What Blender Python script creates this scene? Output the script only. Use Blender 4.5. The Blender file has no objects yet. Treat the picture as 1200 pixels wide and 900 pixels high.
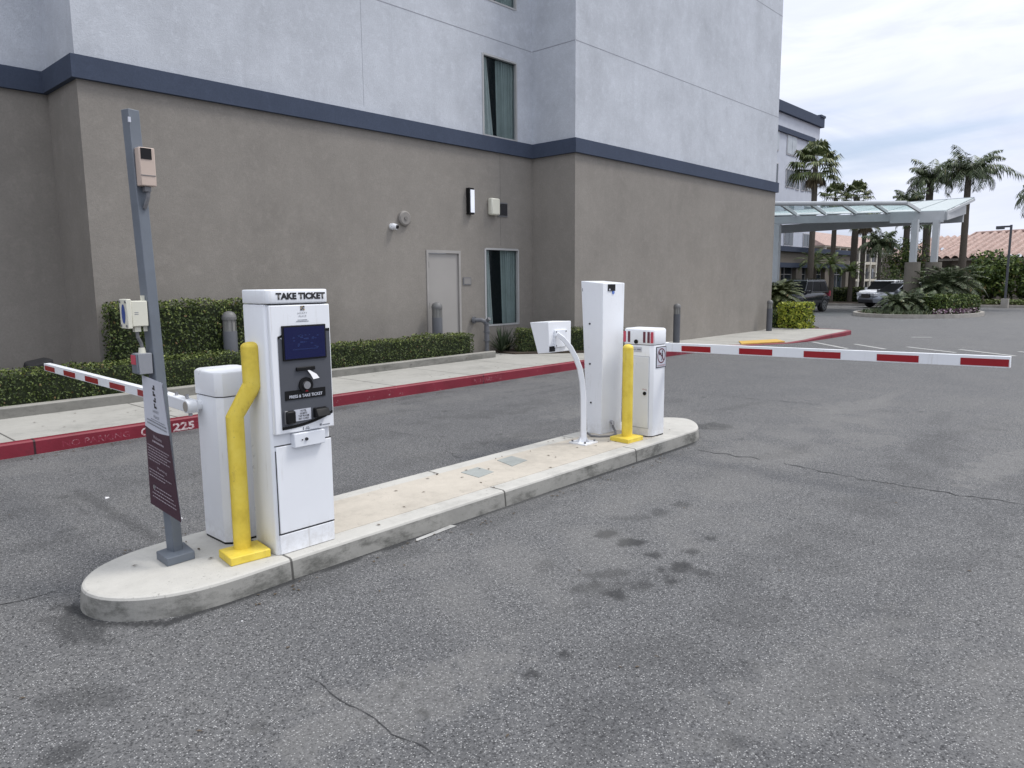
import bpy, math, random
from mathutils import Vector, Matrix, noise
R = math.radians
rnd = random.Random(7)
C = bpy.context.scene.collection
OFF = {}

# ------------------------------------------------------------------ materials
def newmat(name):
    m = bpy.data.materials.new(name); m.use_nodes = True
    nt = m.node_tree; b = nt.nodes['Principled BSDF']
    return m, nt, b

class NT:
    """small node helper"""
    def __init__(s, nt): s.nt = nt
    def n(s, t, **k):
        o = s.nt.nodes.new(t)
        for a, v in k.items(): setattr(o, a, v)
        return o
    def link(s, a, b): s.nt.links.new(a, b)
    def val(s, sock, v):
        if isinstance(v, bpy.types.NodeSocket): s.link(v, sock)
        else: sock.default_value = v
    def math(s, op, a, b=0.0, c=0.0, clamp=False):
        o = s.n('ShaderNodeMath', operation=op, use_clamp=clamp)
        s.val(o.inputs[0], a); s.val(o.inputs[1], b); s.val(o.inputs[2], c)
        return o.outputs[0]
    def noise(s, vec, scale, detail=4, rough=.55, dist=0.0):
        o = s.n('ShaderNodeTexNoise'); s.link(vec, o.inputs['Vector'])
        o.inputs['Scale'].default_value = scale; o.inputs['Detail'].default_value = detail
        o.inputs['Roughness'].default_value = rough; o.inputs['Distortion'].default_value = dist
        return o.outputs[0]
    def ramp(s, f, pts):
        o = s.n('ShaderNodeValToRGB'); s.link(f, o.inputs[0])
        e = o.color_ramp.elements
        while len(e) > 2: e.remove(e[-1])
        for i, (p, c) in enumerate(pts):
            if i < 2: x = e[i]; x.position = p
            else: x = e.new(p)
            x.color = c if len(c) == 4 else (*c, 1)
        return o.outputs[0]
    def mix(s, f, a, b, blend='MIX'):
        o = s.n('ShaderNodeMix', data_type='RGBA', blend_type=blend)
        s.val(o.inputs[0], f); 
        s.val(o.inputs[6], a if isinstance(a, bpy.types.NodeSocket) else (*a, 1)); s.val(o.inputs[7], b if isinstance(b, bpy.types.NodeSocket) else (*b, 1))
        return o.outputs[2]
    def step(s, x, lo, hi):
        o = s.n('ShaderNodeMapRange', interpolation_type='SMOOTHSTEP')
        s.val(o.inputs[0], x); o.inputs[1].default_value = lo; o.inputs[2].default_value = hi
        return o.outputs[0]
    def coords(s, scale=(1, 1, 1)):
        t = s.n('ShaderNodeTexCoord'); m = s.n('ShaderNodeMapping')
        s.link(t.outputs['Object'], m.inputs[0]); m.inputs['Scale'].default_value = scale
        return m.outputs[0]
    def bump(s, h, strength, dist, to):
        o = s.n('ShaderNodeBump'); s.link(h, o.inputs['Height'])
        o.inputs['Strength'].default_value = strength; o.inputs['Distance'].default_value = dist
        s.link(o.outputs[0], to); return o

def mat(name, col, rough=.5, metal=0., var=.12, vs=3., bump=0., bs=80., spec=.5, emit=None, es=1., stretch=(1, 1, 1)):
    m, nt, b = newmat(name); h = NT(nt)
    v = h.coords(stretch)
    n1 = h.noise(v, vs, 5, .6)
    c2 = tuple(x * (1 - var) for x in col); c1 = tuple(min(1, x * (1 + var * .6)) for x in col)
    h.link(h.ramp(n1, [(.3, c2), (.7, c1)]), b.inputs['Base Color'])
    b.inputs['Roughness'].default_value = rough; b.inputs['Metallic'].default_value = metal
    b.inputs['Specular IOR Level'].default_value = spec
    if bump: h.bump(h.noise(v, bs, 3), bump, .01, b.inputs['Normal'])
    if emit:
        b.inputs['Emission Color'].default_value = (*emit, 1); b.inputs['Emission Strength'].default_value = es
    return m

def leafmat(name, dark, mid, light, rough=.55):
    m, nt, b = newmat(name); h = NT(nt)
    g = h.n('ShaderNodeNewGeometry')
    c = h.ramp(g.outputs['Random Per Island'], [(0, dark), (.55, mid), (.97, light), (.985, (.16, .10, .04))])
    n1 = h.noise(h.coords(), 1.6, 3)
    c = h.mix(h.math('MULTIPLY', h.step(n1, .35, .7), .35), c, dark)
    h.link(c, b.inputs['Base Color']); b.inputs['Roughness'].default_value = rough
    b.inputs['Specular IOR Level'].default_value = .35
    return m

def glassmat(name, tint, trans=.6, rough=.03, body=(.02, .03, .035)):
    m, nt, b = newmat(name); h = NT(nt)
    b.inputs['Base Color'].default_value = (*body, 1); b.inputs['Roughness'].default_value = rough
    tr = h.n('ShaderNodeBsdfTransparent'); tr.inputs[0].default_value = (*tint, 1)
    mx = h.n('ShaderNodeMixShader'); mx.inputs[0].default_value = trans
    h.link(b.outputs[0], mx.inputs[1]); h.link(tr.outputs[0], mx.inputs[2])
    h.link(mx.outputs[0], nt.nodes['Material Output'].inputs[0])
    return m

def stucco(name, col, var, bump=.35, streak=.5):
    m, nt, b = newmat(name); h = NT(nt)
    v = h.coords(); vs = h.coords((1, 1, .12))
    big = h.noise(v, .45, 6, .62, .4); mid = h.noise(v, 2.6, 5, .6); st = h.noise(vs, 1.5, 5, .6)
    f = h.math('ADD', h.math('MULTIPLY', big, .5), h.math('ADD', h.math('MULTIPLY', mid, .25), h.math('MULTIPLY', st, .25)))
    c = h.ramp(f, [(.36, tuple(x * (1 - var) for x in col)), (.52, col), (.66, tuple(x * (1 + var * .7) for x in col))])
    fine = h.noise(v, 34, 5, .85)
    c = h.mix(h.math('MULTIPLY', h.step(fine, .36, .66), .30), c, tuple(x * .60 for x in col))
    hl = h.noise(v, 6.5, 6, .8, .3)
    c = h.mix(h.math('MULTIPLY', h.step(hl, .48, .70), .28), c, tuple(min(1, x * 1.3) for x in col))
    # rare vertical run-off stains
    run = h.noise(h.coords((1, 1, .05)), 2.3, 3, .5)
    c = h.mix(h.math('MULTIPLY', h.step(run, .6, .78), .16 * streak), c, tuple(x * .5 for x in col))
    h.link(c, b.inputs['Base Color']); b.inputs['Roughness'].default_value = .92; b.inputs['Specular IOR Level'].default_value = .2
    hh = h.math('ADD', h.noise(v, 55, 5, .7), h.math('MULTIPLY', h.noise(v, 7, 3), .6))
    h.bump(hh, bump, .012, b.inputs['Normal'])
    return m

M = {}
def enamel(name, col, rough, dirt=(.36, .33, .28), amt=1.0):
    m, nt, b = newmat(name); h = NT(nt); v = h.coords(); s2 = h.n('ShaderNodeSeparateXYZ'); h.link(v, s2.inputs[0])
    c = h.ramp(h.noise(v, 2.5, 4, .6), [(.3, tuple(x * .96 for x in col)), (.7, col)])
    drip = h.noise(h.coords((1, 1, .07)), 26, 4, .7); big = h.noise(v, 4, 4, .6)
    c = h.mix(h.math('MULTIPLY', h.math('MULTIPLY', h.step(drip, .56, .72), h.step(big, .46, .64)), .30 * amt), c, dirt)
    low = h.math('MULTIPLY', h.step(s2.outputs[2], .20, .0), h.step(h.noise(v, 14, 5, .75), .36, .66))
    c = h.mix(h.math('MULTIPLY', low, .30 * amt), c, dirt)
    sc = h.math('MULTIPLY', h.step(h.noise(v, 38, 6, .85), .64, .69), h.step(h.noise(v, 3.1, 3), .52, .60))
    c = h.mix(h.math('MULTIPLY', sc, .6 * amt), c, (.16, .15, .14))
    h.link(c, b.inputs['Base Color']); h.link(h.ramp(h.noise(v, 9, 5, .7), [(.3, (rough,) * 3), (.7, (min(1, rough + .22),) * 3)]), b.inputs['Roughness'])
    h.bump(h.noise(v, 5, 2), .05, .01, b.inputs['Normal'])
    return m
M['upper'] = stucco('stucco_upper', (.545, .572, .622), .20, .5, 1.)
M['lower'] = stucco('stucco_lower', (.268, .249, .226), .16, .45, 1.)
M['band'] = stucco('stucco_band', (.062, .078, .118), .12, .2)
M['pod'] = stucco('stucco_taupe_far', (.20, .18, .155), .10)
M['white'] = enamel('white_enamel', (.84, .86, .90), .25)
M['white2'] = enamel('white_door_panel', (.78, .805, .855), .35)
M['whitepaint'] = enamel('white_gloss_paint', (.80, .82, .86), .3)
M['seam'] = mat('dark_seam', (.03, .03, .035), .7)
M['black'] = mat('black_plastic', (.008, .008, .009), .45, spec=.25)
M['greyp'] = mat('grey_vinyl', (.085, .09, .105), .6, var=.05, spec=.3)
M['screen'] = mat('blue_screen', (.004, .006, .03), .12, emit=(.001, .003, .05), es=.35)
M['screentxt'] = mat('screen_graphic', (.012, .022, .08), .2, emit=(.008, .015, .07), es=.25)
def yellow():
    m, nt, b = newmat('yellow_paint'); h = NT(nt); v = h.coords()
    c = h.ramp(h.noise(v, 6, 5, .65), [(.3, (.62, .46, .05)), (.5, (.76, .58, .07)), (.75, (.82, .66, .12))])
    c = h.mix(h.math('MULTIPLY', h.step(h.noise(h.coords((1, 1, .2)), 20, 5, .75), .56, .72), .4), c, (.36, .25, .07))
    sc = h.math('MULTIPLY', h.step(h.noise(v, 45, 5, .8), .62, .67), h.step(h.noise(v, 5, 3), .48, .6))
    c = h.mix(h.math('MULTIPLY', sc, .8), c, (.13, .10, .08))
    h.link(c, b.inputs['Base Color']); b.inputs['Roughness'].default_value = .5; h.bump(h.math('ADD', h.noise(v, 30, 4), h.math('MULTIPLY', sc, -.8)), .25, .004, b.inputs['Normal']); return m
M['yellow'] = yellow()
M['galv'] = mat('grey_painted_steel', (.135, .155, .185), .5, var=.15, vs=5)
M['red'] = mat('red_reflective', (.30, .004, .012), .3, var=.1)
M['pinkred'] = mat('red_lens', (.52, .06, .10), .3, var=.05)
M['darkred'] = mat('dark_red', (.13, .03, .05), .5, var=.05)  # deeper red of some hood slots and the sign ring
M['maroon'] = mat('maroon_print', (.055, .022, .036), .4, var=.08)
M['signwhite'] = mat('sign_white', (.55, .57, .64), .45, var=.04)
M['signtext'] = mat('sign_pale_text', (.38, .33, .37), .5)
M['greytext'] = mat('sign_grey_text', (.22, .23, .26), .5)
M['blacktext'] = mat('black_lettering', (.015, .015, .018), .5)
M['beige'] = mat('beige_plastic', (.52, .42, .36), .5, var=.06)
M['cream'] = mat('cream_plastic', (.66, .65, .56), .45, var=.06)
M['bluesticker'] = mat('blue_sticker', (.02, .06, .28), .4)
M['steel'] = mat('brushed_steel', (.5, .5, .52), .3, metal=.9)
M['conduit'] = mat('grey_conduit', (.16, .16, .17), .45, var=.1)
M['doorp'] = mat('door_paint', (.33, .315, .30), .55, var=.05, vs=1.5)
M['frame'] = mat('aluminium_frame', (.42, .42, .42), .4, var=.05)
M['curtain'] = mat('grey_green_curtain', (.50, .545, .54), .8, var=.12, vs=4)
M['sheer'] = mat('pale_curtain', (.70, .72, .72), .8, var=.1, vs=4)
M['room'] = mat('dark_room', (.012, .014, .018), .9)
M['glass'] = glassmat('window_glass', (.88, .92, .92), .84)
M['farglass'] = mat('far_window_glass', (.035, .05, .065), .08, var=.3, vs=.8)
M['farlight'] = mat('far_window_blind', (.42, .46, .50), .5, var=.15, vs=1.2)
M['canopyglass'] = glassmat('canopy_glass', (.93, .985, .99), .82, .15, (.62, .76, .78))
M['canopysteel'] = mat('canopy_steel', (.45, .47, .49), .45, var=.06)
M['canopywhite'] = mat('canopy_pale_panel', (.42, .47, .48), .5, var=.05)
M['bark'] = mat('palm_bark', (.10, .085, .07), .9, var=.4, vs=12, bump=.6, bs=25, stretch=(1, 1, 4))
M['wood'] = mat('shrub_wood', (.06, .045, .03), .9)
M['soil'] = mat('planting_soil', (.06, .045, .032), .95, var=.4, vs=8, bump=.6, bs=20)
M['hedge'] = leafmat('hedge_leaves', (.022, .036, .009), (.055, .082, .020), (.125, .16, .042))
M['newgrowth'] = leafmat('hedge_new_growth', (.06, .085, .02), (.13, .17, .04), (.27, .31, .09))
M['hedgecore'] = mat('hedge_inner_twigs', (.016, .024, .008), .95)
M['yhedge'] = leafmat('yellow_green_leaves', (.07, .11, .012), (.26, .31, .03), (.60, .60, .08))
M['shrub'] = leafmat('shrub_leaves', (.02, .04, .01), (.075, .12, .025), (.19, .24, .05))
M['palm'] = leafmat('palm_leaves', (.028, .044, .020), (.072, .10, .046), (.15, .185, .09), .45)
M['fan'] = leafmat('fan_palm_leaves', (.03, .045, .015), (.08, .105, .03), (.19, .21, .09), .5)
M['deadfan'] = leafmat('dry_palm_leaves', (.06, .045, .025), (.13, .095, .05), (.22, .17, .10))
M['grassy'] = leafmat('ground_cover_leaves', (.04, .06, .015), (.10, .14, .03), (.2, .24, .07))
M['agave'] = leafmat('flax_leaves', (.015, .025, .012), (.04, .06, .03), (.08, .11, .06))
M['petal'] = leafmat('flower_petals', (.05, .03, .05), (.18, .06, .16), (.8, .75, .72))
M['blackcar'] = mat('black_car_paint', (.016, .018, .024), .16, var=.1, spec=.6)
M['silvercar'] = mat('silver_car_paint', (.30, .32, .36), .25, metal=.5, var=.05)
M['whitecar'] = mat('white_car_paint', (.72, .74, .78), .25, var=.03)
M['tyre'] = mat('tyre_rubber', (.018, .018, .018), .85)
M['rim'] = mat('alloy_rim', (.40, .41, .43), .3, metal=.8)
M['carglass'] = mat('car_glass', (.003, .004, .005), .3, spec=.04)
M['lamp'] = mat('headlamp_lens', (.6, .62, .66), .1)
M['chrome'] = mat('chrome_trim', (.6, .6, .62), .15, metal=1)
M['lens'] = mat('milky_lens', (.72, .74, .80), .3, emit=(.75, .8, .95), es=.25)
M['clearlens'] = mat('clear_lens', (.22, .22, .21), .2)
M['bollardgrey'] = mat('bollard_dark_grey', (.085, .09, .105), .5, var=.1)
M['postgrey'] = mat('bollard_mid_grey', (.13, .135, .15), .5, var=.1)
M['capgrey'] = mat('bollard_cap_grey', (.15, .15, .15), .5, var=.1)
M['tile'] = mat('roof_tile', (.40, .285, .25), .8, var=.4, vs=5, bump=.3, bs=10)
M['creamwall'] = mat('cream_wall', (.52, .48, .40), .8, var=.08)
M['darkopen'] = mat('dark_opening', (.02, .024, .028), .6)
M['curbstone'] = mat('planter_curb_concrete', (.36, .34, .31), .9, var=.2, vs=4, bump=.3, bs=60)
M['paintline'] = mat('worn_white_line', (.45, .45, .44), .8, var=.3, vs=12)
M['yellowpad'] = mat('yellow_tactile_pad', (.62, .40, .09), .8, var=.12, vs=10, bump=.8, bs=14)
M['blacktarp'] = mat('black_cover', (.015, .015, .018), .8, var=.3, bump=.3, bs=12)
M['blueled'] = mat('blue_label', (.12, .22, .6), .4)
M['paper'] = mat('ticket_paper', (.8, .8, .82), .6)

def asphalt():
    m, nt, b = newmat('asphalt'); h = NT(nt)
    t = h.n('ShaderNodeTexCoord').outputs['Object']
    big = h.noise(t, .16, 6, .6, .6); mid = h.noise(t, 1.3, 6, .68)
    base = h.ramp(h.math('ADD', h.math('MULTIPLY', big, .55), h.math('MULTIPLY', mid, .45)),
                  [(.34, (.092, .094, .100)), (.5, (.118, .119, .123)), (.64, (.146, .145, .143))])
    # aggregate
    v1 = h.n('ShaderNodeTexVoronoi'); h.link(t, v1.inputs[0]); v1.inputs['Scale'].default_value = 145
    hs = h.n('ShaderNodeSeparateColor'); h.link(v1.outputs['Color'], hs.inputs[0])
    lightst = h.math('MULTIPLY', h.step(hs.outputs[0], .70, .92), h.step(v1.outputs['Distance'], .55, .2))
    darkst = h.step(hs.outputs[1], .55, .95)
    g2 = h.noise(t, 60, 4, .85)
    base = h.mix(h.math('MULTIPLY', darkst, .9), base, (.028, .029, .032))
    base = h.mix(h.math('MULTIPLY', h.step(g2, .44, .66), .42), base, (.27, .27, .27))
    base = h.mix(h.math('MULTIPLY', lightst, .9), base, (.50, .50, .50))
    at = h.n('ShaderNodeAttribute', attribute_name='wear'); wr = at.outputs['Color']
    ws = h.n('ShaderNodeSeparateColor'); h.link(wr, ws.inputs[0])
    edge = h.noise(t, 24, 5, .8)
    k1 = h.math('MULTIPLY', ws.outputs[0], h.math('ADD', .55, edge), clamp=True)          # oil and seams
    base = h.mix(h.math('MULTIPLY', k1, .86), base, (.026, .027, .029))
    k2 = h.math('MULTIPLY', ws.outputs[1], h.math('ADD', .5, edge), clamp=True)           # pale dust, scraped stone
    base = h.mix(h.math('MULTIPLY', k2, .6), base, (.25, .245, .235))
    h.link(base, b.inputs['Base Color']); b.inputs['Roughness'].default_value = .86; b.inputs['Specular IOR Level'].default_value = .35
    hh = h.math('ADD', h.math('MULTIPLY', v1.outputs['Distance'], -.7), h.math('MULTIPLY', g2, 1.1))
    h.bump(hh, .55, .006, b.inputs['Normal'])
    return m
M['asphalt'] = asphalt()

def concrete(name, col, joints=None, grime=.0, grit=.12, seg=None):
    m, nt, b = newmat(name); h = NT(nt)
    v = h.coords()
    f = h.math('ADD', h.math('MULTIPLY', h.noise(v, 1.4, 6, .62, .5), .6), h.math('MULTIPLY', h.noise(v, 11, 5, .7), .4))
    c = h.ramp(f, [(.34, tuple(x * .80 for x in col)), (.5, col), (.66, tuple(x * 1.10 for x in col))])
    c = h.mix(h.math('MULTIPLY', h.step(h.noise(v, 130, 3, .8), .52, .72), grit), c, tuple(x * .45 for x in col))
    if grime:      # upright faces darkened evenly, plus noisy grime patches
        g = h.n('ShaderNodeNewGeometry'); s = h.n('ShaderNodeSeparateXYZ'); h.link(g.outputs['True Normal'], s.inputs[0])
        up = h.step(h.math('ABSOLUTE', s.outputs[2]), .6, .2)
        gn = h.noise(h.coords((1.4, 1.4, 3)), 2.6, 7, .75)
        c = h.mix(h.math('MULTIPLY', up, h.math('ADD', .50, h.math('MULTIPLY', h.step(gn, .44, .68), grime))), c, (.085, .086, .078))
    c = h.mix(h.math('MULTIPLY', h.math('MULTIPLY', h.step(h.noise(v, 30, 5, .8), .60, .66), h.step(h.noise(v, 2.2, 3), .45, .6)), .5), c, (.10, .095, .085))
    if joints:     # grooves across x at a fixed pitch
        s2 = h.n('ShaderNodeSeparateXYZ'); h.link(v, s2.inputs[0])
        for (x0, pitch, w_) in joints:
            q = h.math('DIVIDE', h.math('SUBTRACT', s2.outputs[0], x0), pitch)
            fr = h.math('ABSOLUTE', h.math('SUBTRACT', h.math('FRACT', h.math('ADD', q, 100.5)), .5))
            c = h.mix(h.math('MULTIPLY', h.step(fr, w_ / pitch * 1.3, w_ / pitch * .5), .85), c, (.05, .048, .045))
    h.link(c, b.inputs['Base Color']); b.inputs['Roughness'].default_value = .9; b.inputs['Specular IOR Level'].default_value = .25
    h.bump(h.math('ADD', h.noise(v, 150, 4, .7), h.noise(v, 22, 4)), .3, .004, b.inputs['Normal'])
    return m
M['kerbconc'] = concrete('island_concrete', (.50, .49, .46), joints=[(1.98, 1.72, .008)], grime=.42, grit=.2)
M['infill'] = concrete('island_infill', (.50, .46, .40), grit=.18)
M['walkconc'] = concrete('sidewalk_concrete', (.40, .392, .365), joints=[(1.80, 1.55, .010)])
M['hatch'] = concrete('patch_concrete', (.33, .35, .34), grit=.3)
M['bedkerb'] = concrete('bed_kerb_concrete', (.33, .32, .295), grime=.25)

def redkerb():
    m, nt, b = newmat('red_kerb_paint'); h = NT(nt); v = h.coords()
    c = h.ramp(h.noise(v, 3, 6, .65), [(.3, (.15, .008, .020)), (.7, (.235, .014, .034))])
    chip = h.math('MULTIPLY', h.step(h.noise(v, 16, 6, .75), .62, .70), h.step(h.noise(v, 1.2, 3), .5, .62))
    c = h.mix(chip, c, (.45, .36, .36))
    c = h.mix(h.math('MULTIPLY', h.step(h.noise(v, 6, 5, .7), .5, .75), .45), c, (.09, .012, .02))
    s2 = h.n('ShaderNodeSeparateXYZ'); h.link(v, s2.inputs[0])
    q = h.math('DIVIDE', h.math('SUBTRACT', s2.outputs[0], 1.93), 3.1)
    fr = h.math('ABSOLUTE', h.math('SUBTRACT', h.math('FRACT', h.math('ADD', q, 100.5)), .5))
    c = h.mix(h.step(fr, .0045, .002), c, (.03, .008, .012))
    h.link(c, b.inputs['Base Color']); b.inputs['Roughness'].default_value = .55
    h.bump(h.noise(v, 60, 4), .2, .004, b.inputs['Normal'])
    return m
M['redkerb'] = redkerb()
def stencil():
    m, nt, b = newmat('worn_stencil_white'); h = NT(nt); v = h.coords()
    c = h.mix(h.step(h.noise(v, 26, 4, .7), .50, .60), (.55, .47, .48), (.26, .018, .04))
    h.link(c, b.inputs['Base Color']); b.inputs['Roughness'].default_value = .7; return m
M['stencil'] = stencil()
def stencil2():
    m, nt, b = newmat('faded_stencil_white'); h = NT(nt); v = h.coords()
    c = h.mix(h.step(h.noise(v, 24, 5, .85), .36, .50), (.42, .27, .29), (.22, .016, .04))
    h.link(c, b.inputs['Base Color']); b.inputs['Roughness'].default_value = .7; return m
M['stencilfaded'] = stencil2()

# ------------------------------------------------------------------ mesh builder
SPLIT = {'bolt', 'screw', 'hinge', 'mounting_lug', 'anchor_bolt', 'standoff', 'black_trim', 'warning_slot', 'lock_hole', 'flange', 'near_rafter', 'rear_girder', 'near_glazing', 'far_wing_panel', 'ridge_tiles', 'walkway_slab', 'grille_bar', 'wall_crack', 'control_joint', 'lower_band'}
class MB:
    def __init__(s): s.v = []; s.f = []; s.m = []
    def add(s, vs, fs, mi=0):
        o = len(s.v); s.v += [Vector(p) for p in vs]
        for f in fs: s.f.append([o + i for i in f]); s.m.append(mi)
        return s
    def box(s, x0, x1, y0, y1, z0, z1, mi=0):
        return s.add([(x0, y0, z0), (x1, y0, z0), (x1, y1, z0), (x0, y1, z0), (x0, y0, z1), (x1, y0, z1), (x1, y1, z1), (x0, y1, z1)],
                     [(0, 3, 2, 1), (4, 5, 6, 7), (0, 1, 5, 4), (1, 2, 6, 5), (2, 3, 7, 6), (3, 0, 4, 7)], mi)
    def hexa(s, pts, mi=0):
        return s.add(pts, [(0, 3, 2, 1), (4, 5, 6, 7), (0, 1, 5, 4), (1, 2, 6, 5), (2, 3, 7, 6), (3, 0, 4, 7)], mi)
    def prism(s, poly, z0, z1, mi=0, top=None):
        n = len(poly); top = top or poly
        vs = [(*p, z0) for p in poly] + [(*p, z1) for p in top]
        fs = [tuple(range(n))[::-1], tuple(range(n, 2 * n))] + [(i, (i + 1) % n, n + (i + 1) % n, n + i) for i in range(n)]
        return s.add(vs, fs, mi)
    def beam(s, a, b, w, h, mi=0, up=(0, 0, 1)):
        a = Vector(a); b = Vector(b); d = (b - a).normalized(); u = Vector(up); r = d.cross(u).normalized(); u = r.cross(d).normalized()
        P = []
        for q in (a, b):
            for sx, sz in ((-1, -1), (1, -1), (1, 1), (-1, 1)): P.append(q + r * sx * w / 2 + u * sz * h / 2)
        return s.add(P, [(0, 1, 2, 3), (7, 6, 5, 4), (0, 4, 5, 1), (1, 5, 6, 2), (2, 6, 7, 3), (3, 7, 4, 0)], mi)
    def tube(s, path, rad, n=10, mi=0, cap=True):
        path = [Vector(p) for p in path]; k = len(path); rs = rad if isinstance(rad, (list, tuple)) else [rad] * k
        o = len(s.v); ref = None
        for i, p in enumerate(path):
            d = (path[min(i + 1, k - 1)] - path[max(i - 1, 0)]).normalized()
            if ref is None: ref = Vector((0, 0, 1)) if abs(d.z) < .9 else Vector((1, 0, 0))
            r = d.cross(ref).normalized(); u = r.cross(d).normalized(); ref = u
            for j in range(n):
                a = 2 * math.pi * j / n; s.v.append(p + (r * math.cos(a) + u * math.sin(a)) * rs[i])
        for i in range(k - 1):
            for j in range(n):
                s.f.append([o + i * n + j, o + i * n + (j + 1) % n, o + (i + 1) * n + (j + 1) % n, o + (i + 1) * n + j]); s.m.append(mi)
        if cap:
            s.f.append([o + j for j in range(n)][::-1]); s.m.append(mi); s.f.append([o + (k - 1) * n + j for j in range(n)]); s.m.append(mi)
        return s
    def dome(s, c, r, n=14, rings=4, mi=0, sq=1.0):
        o = len(s.v)
        for i in range(rings):
            a = math.pi / 2 * i / rings
            for j in range(n):
                b = 2 * math.pi * j / n; s.v.append(Vector((c[0] + r * math.cos(a) * math.cos(b), c[1] + r * math.cos(a) * math.sin(b), c[2] + r * sq * math.sin(a))))
        s.v.append(Vector((c[0], c[1], c[2] + r * sq)))
        for i in range(rings - 1):
            for j in range(n): s.f.append([o + i * n + j, o + i * n + (j + 1) % n, o + (i + 1) * n + (j + 1) % n, o + (i + 1) * n + j]); s.m.append(mi)
        for j in range(n): s.f.append([o + (rings - 1) * n + j, o + (rings - 1) * n + (j + 1) % n, o + rings * n]); s.m.append(mi)
        return s
    def build(s, name, mats, parent=None, bevel=0, smooth=False, label=None, off=None):
        if name in SPLIT and parent:
            comp = list(range(len(s.v)))
            def fd(i):
                while comp[i] != i: comp[i] = comp[comp[i]]; i = comp[i]
                return i
            for f in s.f:
                for k in f[1:]: comp[fd(k)] = fd(f[0])
            groups = {}
            for f, mi in zip(s.f, s.m): groups.setdefault(fd(f[0]), []).append((f, mi))
            if len(groups) > 1:
                r = None
                for fs in groups.values():
                    q = MB(); mp_ = {}
                    for f, mi in fs:
                        for k in f:
                            if k not in mp_: mp_[k] = len(q.v); q.v.append(s.v[k])
                        q.f.append([mp_[k] for k in f]); q.m.append(mi)
                    r = q._build(name, mats, parent, bevel, smooth, label, off)
                return r
        return s._build(name, mats, parent, bevel, smooth, label, off)
    def _build(s, name, mats, parent=None, bevel=0, smooth=False, label=None, off=None):
        me = bpy.data.meshes.new(name)
        off = Vector(off) if off is not None else (OFF.get(parent, Vector()) if parent else Vector())
        me.from_pydata([tuple(v - off) for v in s.v], [], s.f)
        if not isinstance(mats, (list, tuple)): mats = [mats]
        for m in mats: me.materials.append(M[m] if isinstance(m, str) else m)
        if len(mats) > 1:
            for p, mi in zip(me.polygons, s.m): p.material_index = mi
        if smooth:
            for p in me.polygons: p.use_smooth = True
            try: me.set_sharp_from_angle(angle=R(38))
            except Exception: pass
        me.update()
        o = bpy.data.objects.new(name, me); C.objects.link(o)
        if parent: o.parent = parent
        OFF[o] = off
        if bevel:
            b = o.modifiers.new('bevel', 'BEVEL'); b.width = bevel; b.segments = 2; b.limit_method = 'ANGLE'; b.angle_limit = R(40)
            b.harden_normals = False
            for p in me.polygons: p.use_smooth = True
            try: me.set_sharp_from_angle(angle=R(60))
            except Exception: pass
        if label: o['label'] = label
        return o

def thing(name, label, cat, loc=(0, 0, 0), group=None, local=False):
    o = bpy.data.objects.new(name, None); C.objects.link(o); o.location = loc; o.empty_display_size = .2
    OFF[o] = Vector() if local else Vector(loc)
    o['label'] = label; o['category'] = cat
    if group: o['group'] = group
    return o
def tag(o, label, cat, group=None):
    o['label'] = label; o['category'] = cat
    if group: o['group'] = group
    return o
def solo(mb, name, mats, loc, label, cat, group=None, **k):     # a thing that is one mesh
    o = mb.build(name, mats, off=loc, **k); o.location = loc
    return tag(o, label, cat, group)
def struct(mb, name, mats, **k):
    o = mb.build(name, mats, **k); o['kind'] = 'structure'; return o
def stuff(mb, name, mats, **k):
    o = mb.build(name, mats, **k); o['kind'] = 'stuff'; return o
def dup(o, parent=None):
    c = o.copy(); C.objects.link(c)
    if parent: c.parent = parent
    for ch in list(o.children): dup(ch, c)
    return c

def text(name, s, org, xd, ud, m, parent, width=None, height=None, bold=.0, align='CENTER', depth=.0006, kind=None):
    cu = bpy.data.curves.new('t', 'FONT'); cu.body = s; cu.size = 1; cu.align_x = align; cu.align_y = 'CENTER'; cu.offset = bold; cu.extrude = 0; cu.resolution_u = 3
    t = bpy.data.objects.new('t', cu); C.objects.link(t)
    dg = bpy.context.evaluated_depsgraph_get(); dg.update()
    me = bpy.data.meshes.new_from_object(t.evaluated_get(dg))
    bpy.data.objects.remove(t)
    xs = [v.co.x for v in me.vertices]; ys = [v.co.y for v in me.vertices]
    w = max(xs) - min(xs); hh = max(ys) - min(ys); cx = (max(xs) + min(xs)) / 2; cy = (max(ys) + min(ys)) / 2
    sx = width / w if width else None; sy = height / hh if height else None
    sx = sx or sy; sy = sy or sx
    xd = Vector(xd).normalized(); ud = Vector(ud).normalized(); nn = xd.cross(ud)
    off = OFF.get(parent, Vector())
    for v in me.vertices:
        v.co = Vector(org) + xd * (v.co.x - cx) * sx + ud * (v.co.y - cy) * sy + nn * depth - off
    me.name = name; me.materials.clear(); me.materials.append(M[m])
    o = bpy.data.objects.new(name, me); C.objects.link(o)
    if parent: o.parent = parent
    OFF[o] = off
    if kind: o['kind'] = kind
    return o

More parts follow.
